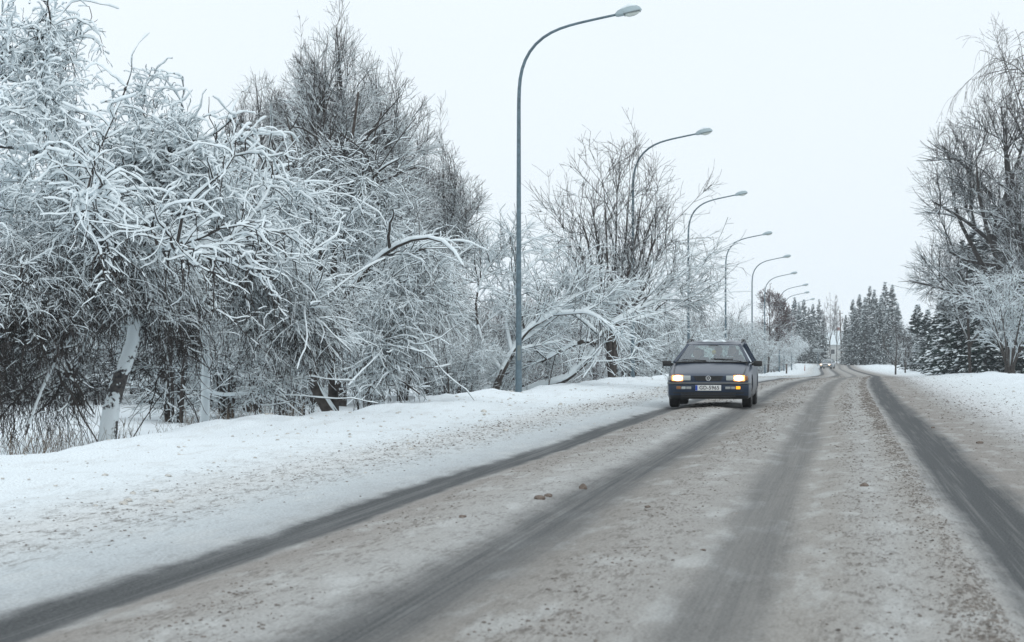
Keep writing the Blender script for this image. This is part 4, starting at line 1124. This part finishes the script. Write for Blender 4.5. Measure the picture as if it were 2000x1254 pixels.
        # fog lamps low in the bumper
        bm = bmesh.new(); box(bm, (s * .395, -.028, .415), (.105, .03, .052), bev=.006); bm_obj("fog_light", bm, M_LENS_D, bumper)
        bm = bmesh.new(); box(bm, (s * .500, -.026, .415), (.085, .03, .052), bev=.006); bm_obj("fog_light", bm, M_LENS if s < 0 else M_LENS_D, bumper)
        bm = bmesh.new(); box(bm, (s * .60, -.018, .418), (.088, .03, .058), bev=.01); bm_obj("indicator", bm, M_ORANGE if (s > 0 and detail) else M_ORANGE_D, bumper)
        # mirrors
        bm = bmesh.new(); box(bm, (s * .945, 1.38, .90), (.185, .12, .115), bev=.03); box(bm, (s * .845, 1.40, .885), (.06, .05, .05)); bm_obj("wing_mirror", bm, M_BLACK, root)
        # roof rail
        bm = bmesh.new(); pts = [(s * .575, 2.2, 1.335), (s * .565, 2.5, 1.395), (s * .560, 3.2, 1.415), (s * .562, 3.95, 1.395), (s * .57, 4.15, 1.34)]
        for a, b in zip(pts[:-1], pts[1:]): bar(bm, a, b, .028, .028)
        box(bm, (s * .562, 3.2, 1.385), (.03, .06, .06)); bm_obj("roof_rail", bm, M_BLACK, root, False)
    # number plate
    bm = bmesh.new(); box(bm, (0, -.047, .415), (.52, .012, .112), bev=.004); pl = bm_obj("license_plate", bm, M_PLATE, bumper)
    if detail:
        bm = bmesh.new(); box(bm, (-.237, -.0542, .415), (.042, .004, .104)); bm_obj("blue_band", bm, M_PLATEB, pl, False)
        me = text_mesh("GD-5965", .105); me.transform(Matrix.Translation((.022, -.055, .4150)) @ Matrix.Rotation(math.pi / 2, 4, 'X') @ Matrix.Diagonal((.95, 1.0, 1, 1)))
        link_mesh("plate_lettering", me, M_INK, pl)
    # greenhouse
    def side(s): return [(s * .772, 1.17, .925), (s * .79, 1.75, .935), (s * .795, 2.75, .935), (s * .79, 3.65, .935), (s * .755, 4.42, .93)], [(s * .545, 1.98, 1.285), (s * .575, 2.22, 1.315), (s * .585, 2.85, 1.335), (s * .58, 3.6, 1.33), (s * .555, 4.12, 1.29)]
    Lb, Lt = side(-1); Rb, Rt = side(1)
    bm = bmesh.new()
    for B, T in ((Lb, Lt), (Rb, Rt)):
        bar(bm, B[0], T[0], .055, .05, (0, 1, 0)); bar(bm, (B[2][0], 2.62, .93), (T[2][0], 2.72, 1.33), .06, .03, (0, 1, 0)); bar(bm, (B[3][0], 3.55, .93), (T[3][0], 3.5, 1.33), .07, .03, (0, 1, 0)); bar(bm, B[4], T[4], .09, .05, (0, 1, 0))
        for a, b in zip(T[:-1], T[1:]): bar(bm, a, b, .05, .045)
    bar(bm, Lt[4], Rt[4], .05, .05)
    bm_obj("pillar_frame", bm, paint, root, False)
    # roof skin
    rg = []
    for y, hw, z, cr in ((1.955, .55, 1.290, .012), (2.06, .565, 1.315, .022), (2.4, .585, 1.345, .048), (3.0, .595, 1.352, .055), (3.7, .59, 1.348, .048), (4.13, .57, 1.315, .025)):
        rg.append([(hw * t, y, z + cr * (1 - t * t)) for t in np.linspace(-1, 1, 11)] + [(hw * t, y, z - .02) for t in np.linspace(1, -1, 5)])
    bm_obj("roof", loft(rg), paint, root)
    ws = quad_pane("windshield", [(-.755, 1.19, .925), (.755, 1.19, .925), (.545, 1.96, 1.285), (-.545, 1.96, 1.285)], M_GLASS, root, (0, -.07, 0))
    quad_pane("rear_window", [(-.70, 4.40, .95), (.70, 4.40, .95), (.54, 4.12, 1.285), (-.54, 4.12, 1.285)], M_GLASS, root, (0, .03, 0))
    for s in (-1, 1):
        B, T = side(s)
        quad_pane("side_window", [(B[0][0], 1.28, .93), (B[2][0], 2.60, .935), (T[2][0], 2.70, 1.32), (T[0][0] + s * .01, 2.02, 1.285)], M_GLASSD, root)
        quad_pane("side_window", [(B[2][0], 2.66, .935), (B[3][0], 3.52, .935), (T[3][0], 3.47, 1.32), (T[2][0], 2.74, 1.32)], M_GLASSD, root)
        quad_pane("side_window", [(B[3][0], 3.60, .935), (B[4][0], 4.36, .935), (T[4][0], 4.08, 1.29), (T[3][0], 3.54, 1.32)], M_GLASSD, root)
    # black surround and wipers
    bm = bmesh.new(); box(bm, (0, 1.13, .928), (1.50, .10, .022), bev=.004)
    bar(bm, (-.70, 1.13, .955), (-.10, 1.10, .945), .012, .014); bar(bm, (-.62, 1.22, .985), (-.12, 1.15, .96), .010, .016)
    bar(bm, (.05, 1.10, .985), (.62, 1.13, .945), .012, .014); bar(bm, (-.02, 1.17, .995), (.44, 1.19, .985), .010, .020)
    bm_obj("wiper", bm, M_BLACK, ws, False)
    # cabin
    bm = bmesh.new(); box(bm, (0, 1.50, .90), (1.40, .45, .08), bev=.03); box(bm, (0, 2.9, .60), (1.5, 3.0, .05)); bm_obj("dashboard", bm, M_CABIN, root)
    for x, y in ((-.37, 2.55), (.37, 2.55), (-.42, 3.45), (.0, 3.45), (.42, 3.45)):
        bm = bmesh.new(); box(bm, (x, y - .22, .62), (.50 if y < 3 else .42, .5, .16), bev=.04)
        box(bm, (x, y + .06, .80 if y < 3 else .74), (.46 if y < 3 else .42, .12, .46), Matrix.Rotation(-.18, 3, 'X'), bev=.04)
        if y < 3 or True: box(bm, (x, y + .13, 1.12 if y < 3 else 1.03), (.24 if y < 3 else .2, .09, .15 if y < 3 else .10), bev=.03)
        bm_obj("seat", bm, M_SEAT, root)
    q = [(.37 + .17 * math.cos(a), 1.86 + .05 * math.sin(a), .93 + .16 * math.sin(a), .013) for a in np.linspace(0, 2 * math.pi, 25)]
    tube_obj("steering_wheel", q, M_BLACK, root, 6)
    bm = bmesh.new(); box(bm, (0, 1.88, 1.255), (.22, .03, .055), bev=.01); bm_obj("rearview_mirror", bm, M_BLACK, root)
    if detail:
        tube_obj("antenna", [(.22, 3.6, 1.37, .006), (.24, 3.9, 1.72, .003)], M_BLACK, root, 5)
        bm = bmesh.new(); r = bmesh.ops.create_uvsphere(bm, u_segments=10, v_segments=6, radius=.05); bm_obj("hanging_ornament", bm, simple("yellow_plastic", (.55, .42, .04), .6), root, True, (.0, 1.98, 1.13))
        # snow left on the roof
        rg = []
        for y, hw in ((2.15, .3), (2.3, .47), (2.8, .50), (3.4, .50), (3.9, .46), (4.05, .3)):
            rg.append([(hw * t, y, 1.388 - .05 * t * t + .02 * math.sin(9 * t + y * 5)) for t in np.linspace(-1, 1, 13)] + [(hw * t, y, 1.352) for t in np.linspace(1, -1, 5)])
        bm_obj("roof_snow", loft(rg), M_SNOW, root)
    return root

M_SKIN = simple("skin", (.42, .26, .19), .6)
def make_person(loc, rz, label, cloth, hair_col, arms_fwd=True):
    """seated figure, origin on the seat below the pelvis"""
    root = empty("person", loc, rz, label, "person")
    J = {'pel': ((0, 0, .12), .135), 'sp': ((0, .05, .30), .135), 'ch': ((0, .08, .47), .165), 'nk0': ((0, .07, .585), .075), 'nk': ((0, .055, .64), .055)}
    for s, n_ in ((-1, 'l'), (1, 'r')):
        J['sh' + n_] = ((s * .17, .08, .53), .072); J['el' + n_] = ((s * .24, -.10, .32), .048); J['wr' + n_] = ((s * .16, -.36, .42 if arms_fwd else .2), .032)
        J['ha' + n_] = ((s * .15, -.43, .44 if arms_fwd else .17), .036)
        J['hp' + n_] = ((s * .10, -.03, .10), .10); J['kn' + n_] = ((s * .14, -.45, .13), .065); J['an' + n_] = ((s * .14, -.66, -.02), .042); J['fo' + n_] = ((s * .14, -.80, -.05), .035)
    E = [('pel', 'sp'), ('sp', 'ch'), ('ch', 'nk0'), ('nk0', 'nk')]
    for n_ in 'lr': E += [('ch', 'sh' + n_), ('sh' + n_, 'el' + n_), ('el' + n_, 'wr' + n_), ('wr' + n_, 'ha' + n_), ('pel', 'hp' + n_), ('hp' + n_, 'kn' + n_), ('kn' + n_, 'an' + n_), ('an' + n_, 'fo' + n_)]
    ks = list(J); me = bpy.data.meshes.new("body"); me.from_pydata([J[k][0] for k in ks], [(ks.index(a), ks.index(b)) for a, b in E], [])
    o = bpy.data.objects.new("tmp", me); COL.objects.link(o)
    sm = o.modifiers.new("s", 'SKIN'); sv = me.skin_vertices[0].data
    for i, k in enumerate(ks): sv[i].radius = (J[k][1], J[k][1]); sv[i].use_root = (k == 'pel')
    ss = o.modifiers.new("d", 'SUBSURF'); ss.levels = 1; ss.render_levels = 1
    bpy.context.view_layer.update()
    dg = bpy.context.evaluated_depsgraph_get(); m2 = bpy.data.meshes.new_from_object(o.evaluated_get(dg)); bpy.data.objects.remove(o)
    # head shaped from a sphere, joined into the body mesh
    bm = bmesh.new(); bm.from_mesh(m2); n0 = len(bm.verts)
    r = bmesh.ops.create_uvsphere(bm, u_segments=16, v_segments=12, radius=.1)
    for v in r['verts']:
        x, y, z = v.co; v.co = (x * .78, y * .95 - (.012 if z < 0 else 0), z * 1.18)
        if y < -.06 and abs(x) < .02 and -.03 < z < .02: v.co.y -= .02
        if z < -.04: v.co.x *= .82
        v.co += Vector((0, .035, .765))
    for s in (-1, 1):
        q = bmesh.ops.create_uvsphere(bm, u_segments=6, v_segments=4, radius=.022); bmesh.ops.transform(bm, matrix=Matrix.Translation((s * .079, .045, .765)) @ Matrix.Diagonal((.4, .8, 1.2, 1)), verts=q['verts'])
    zmax = .615
    for f in bm.faces:
        z = f.calc_center_median().z; c = f.calc_center_median(); f.smooth = True
        f.material_index = 0 if z > zmax or (c.y < -.37 and z > .15) else 1
    m3 = bpy.data.meshes.new("person_body"); bm.to_mesh(m3); bm.free()
    body = link_mesh("body", m3, [M_SKIN, cloth], root)
    bm = bmesh.new(); r = bmesh.ops.create_uvsphere(bm, u_segments=16, v_segments=12, radius=.105)
    for v in r['verts']:
        x, y, z = v.co; v.co = Vector((x * .84, y * 1.0 + .05, z * 1.18 + .775))
    bmesh.ops.delete(bm, geom=[v for v in bm.verts if (v.co.y < -.015 and v.co.z < .82) or v.co.z < .70], context='VERTS')
    bm_obj("hair", bm, simple("hair", hair_col, .8), root)
    return root

M_BLUE = dirty_paint("dark_blue_paint", (.008, .024, .058))
cl = P(1387, 797.5, 45.2)
cz = float(base_z(45.5)) - .005
CARX = cl[0]
make_car("station_wagon", (CARX, 44.6, cz), math.radians(0), "dark blue station wagon with lit headlights driving towards the camera", M_BLUE)
M_COAT1 = simple("dark_coat", (.03, .032, .04), .9); M_COAT2 = simple("tan_coat", (.22, .16, .11), .9); M_COAT3 = simple("olive_jacket", (.09, .10, .07), .9)
make_person((CARX + .37, 44.6 + 2.30, cz + .40), 0, "driver in dark clothes behind the wheel of the dark blue station wagon", M_COAT1, (.03, .022, .018))
make_person((CARX - .37, 44.6 + 2.32, cz + .34), 0, "front passenger in a tan top beside the driver of the station wagon", M_COAT2, (.16, .10, .06), False)
make_person((CARX + .02, 44.6 + 3.25, cz + .39), 0, "rear passenger in olive seen between the front seats of the station wagon", M_COAT3, (.04, .03, .02), False)

M_SILVER = dirty_paint("silver_paint", (.30, .33, .35))
fl = P(1611.5, 719, 330)
make_car("distant_car", (fl[0], 330, float(gz(fl[0], 332)) + .01), math.radians(-9), "small distant silver car with lit headlights coming round the bend", M_SILVER, False)

# ------------------------------------------------------------------ roadside furniture
M_WOOD = simple("weathered_wood", (.10, .085, .075), .9, noise=(6, .3))
b = at_base(1644, 440); h = P(1640.5, 606, 440)[2] - b[2]
root = empty("utility_pole", b, 0, "dark wooden utility pole leaning slightly between the spruce clumps", "utility pole")
tube_obj("pole", [(0, 0, 0, .17), (-.15, 0, h * .5, .14), (-.35, 0, h, .11)], M_WOOD, root, 8)
bm = bmesh.new(); box(bm, (-.33, 0, h - .6), (1.2, .10, .10)); bm_obj("crossarm", bm, M_WOOD, root, False)
b = at_base(1597.5, 395)
zt = P(1598, 682, 395)[2] - b[2]
root = empty("road_sign", b, 0, "grey back of a wide road sign above the distant car", "sign")
tube_obj("post", [(0, 0, 0, .06), (0, 0, zt - .3, .06)], M_POLE, root, 8)
bm = bmesh.new(); box(bm, (.05, -.09, zt - .27), (1.95, .04, .50), bev=.01); pnl = bm_obj("panel", bm, simple("sign_back", (.22, .25, .26), .6, noise=(4, .2)), root, False)
bm = bmesh.new(); box(bm, (.05, -.10, zt + .01), (1.9, .08, .05), bev=.015); bm_obj("snow_cap", bm, M_SNOW, pnl, False)
b = at_base(1571.5, 281)
root = empty("marker_post", b, 0, "thin red-brown marker post standing in the snow inside the bend", "post")
tube_obj("stake", [(0, 0, 0, .055), (.03, 0, .8, .05)], simple("red_brown_stake", (.30, .10, .06), .7), root, 8)
tube_obj("reflector_band", [(.024, 0, .62, .058), (.028, 0, .72, .058)], M_PLATE, root, 8)
b = at_base(1536, 203)
root = empty("wooden_post", b, 0, "short dark wooden post at the edge of the thicket by the lamp posts", "post")
tube_obj("stake", [(0, 0, 0, .075), (.02, 0, .95, .07)], M_WOOD, root, 8)
bm = bmesh.new(); box(bm, (.02, 0, .97), (.15, .15, .06), bev=.02); bm_obj("snow_cap", bm, M_SNOW, root)
# farmhouse behind the birch
b = at_base(1633, 520)
root = empty("farmhouse", b + np.array([0, 0, 0]), .25, "small house with a snow-covered roof glimpsed behind the utility pole", "house")
bm = bmesh.new(); box(bm, (0, 0, 2.0), (7, 8, 4.2)); bm_obj("wall", bm, simple("pale_plaster", (.42, .43, .42), .9, noise=(2, .15)), root, False)
bm = bmesh.new(); vs = [bm.verts.new(p) for p in ((-4, -4.5, 3.9), (4, -4.5, 3.9), (0, -4.5, 7.2), (-4, 4.5, 3.9), (4, 4.5, 3.9), (0, 4.5, 7.2))]
for f in ((0, 1, 2), (3, 5, 4), (0, 2, 5, 3), (2, 1, 4, 5), (0, 3, 4, 1)): bm.faces.new([vs[i] for i in f])
rf = bm_obj("roof", bm, M_SNOW, root, False)
bm = bmesh.new(); box(bm, (.6, .5, 7.2), (.7, .7, 1.6)); bm_obj("chimney", bm, simple("chimney_brick", (.2, .09, .07), .9), rf, False)
for x in (-1.8, 1.8):
    bm = bmesh.new(); box(bm, (x, -4.02, 2.3), (1.1, .08, 1.3)); w_ = bm_obj("window", bm, M_PLATE, root, False)
    bm = bmesh.new(); box(bm, (x, -4.07, 2.3), (.9, .03, 1.1)); bm_obj("pane", bm, M_CABIN, w_, False)

# bigger clods, one by one
def clod(px, py, w_px, label, m, seed, el=1.0):
    # solve distance on the ground along the pixel ray
    Y = 20.0
    for _ in range(30):
        p = P(px, py, Y); zg = ground(p[0], Y); Y = Y * (CAMH - zg) / max(.02, CAMH - p[2]) * .5 + Y * .5
    p = P(px, py, Y); s = w_px / FPX * Y * .5
    rs = np.random.RandomState(seed); bm = bmesh.new(); bmesh.ops.create_icosphere(bm, subdivisions=3, radius=1)
    o1, o2 = rs.rand(2) * 50
    for v in bm.verts:
        n = float(fbm(np.array(v.co.x * 1.6 + o1 + v.co.z), np.array(v.co.y * 1.6 + o2), 4, seed)) * .55
        v.co *= (1 + n); v.co.x *= s; v.co.y *= s * .9; v.co.z *= s * .62 * el
    o = bm_obj("snow_clod", bm, m, None, True, (p[0], Y, ground(p[0], Y) + s * .22))
    tag(o, label, "clod of snow", "clods of dirty snow on and beside the road")
M_CLOD = simple("dirty_clod", (.17, .14, .12), .85, noise=(18, .4), bump=.8, spec=.2)
for k, (px, py, w, lb, m, el) in enumerate([
    (1055, 975, 24, "wider clod of the brown pair lying together between the oncoming lane's wheel tracks", M_CLOD, .8), (1071, 970, 15, "smaller clod of the brown pair lying together between the oncoming lane's wheel tracks", M_CLOD, 1),
    (1139, 955, 16, "upright brown clod right of the pair, beside the oncoming lane's inner wheel track", M_CLOD, 1.7), (1688, 950, 17, "single brown clod in the middle of the near lane", M_CLOD, .9),
    (903, 1011, 15, "flat brown clod left of the pair in the oncoming lane", M_CLOD, .8), (1265, 991, 12, "small brown clod between the two lanes, below the station wagon", M_CLOD, .8),
    (1374, 1075, 11, "brown clod near the left edge of the near lane's left wheel track", M_CLOD, .7), (1914, 866, 13, "flat brown clod right of the near lane's right wheel track", M_CLOD, .7),
    (1822, 836, 8, "tiny dark clod far along the right side of the road", M_CLOD, .8), (242, 985, 17, "larger grey snow lump of the pair low on the left snowbank", M_CRUMB_L, .9), (250, 979, 15, "grey snow lump touching the larger one low on the left snowbank", M_CRUMB_L, .9),
    (260, 965, 11, "grey snow lump just above the touching pair on the left snowbank", M_CRUMB_L, 1.1), (332, 981, 14, "grey snow lump right of the touching pair on the left snowbank", M_CRUMB_L, .7), (302, 960, 17, "pale flat snow lump above and between the lumps on the left snowbank", M_CRUMB_L, .6),
    (187, 989, 10, "small round grey lump left of the touching pair on the snowbank", M_CRUMB_L, .9), (206, 929, 14, "pale lump high on the snowbank below the leaning trunk", M_CRUMB_L, .7), (329, 931, 16, "elongated pale lump high on the snowbank right of the leaning trunk", M_CRUMB_L, .6),
    (987, 842, 13, "grey clod on the snowbank below the nearest lamp post", M_CRUMB_L, .7), (945, 805, 11, "pale rounded lump near the snowbank crest left of the nearest lamp post", M_CRUMB_L, 1), (803, 878, 10, "grey lump halfway along the snowbank, left of the nearest lamp post", M_CRUMB_L, .8),
    (1113, 806, 8, "small grey lump on the snowbank between the nearest lamp and the station wagon", M_CRUMB_L, .8)]):
    clod(px, py, w, lb, m, 900 + k, el)

# thin winter air over the whole place
bm = bmesh.new(); box(bm, (0, 600, 19.0), (900, 1300, 43.0))
hz = bm_obj("haze", bm, [], None, False)
mh = bpy.data.materials.new("haze"); mh.use_nodes = True; nt = mh.node_tree; nt.nodes.clear()
ho = nt.nodes.new('ShaderNodeOutputMaterial'); pv = nt.nodes.new('ShaderNodeVolumePrincipled')
pv.inputs['Color'].default_value = (.90, .95, 1.0, 1); pv.inputs['Density'].default_value = .00032; pv.inputs['Anisotropy'].default_value = .2
nt.links.new(pv.outputs[0], ho.inputs['Volume']); hz.data.materials.append(mh)
tag(hz, "thin pale winter haze over the whole road", "haze", kind="stuff")
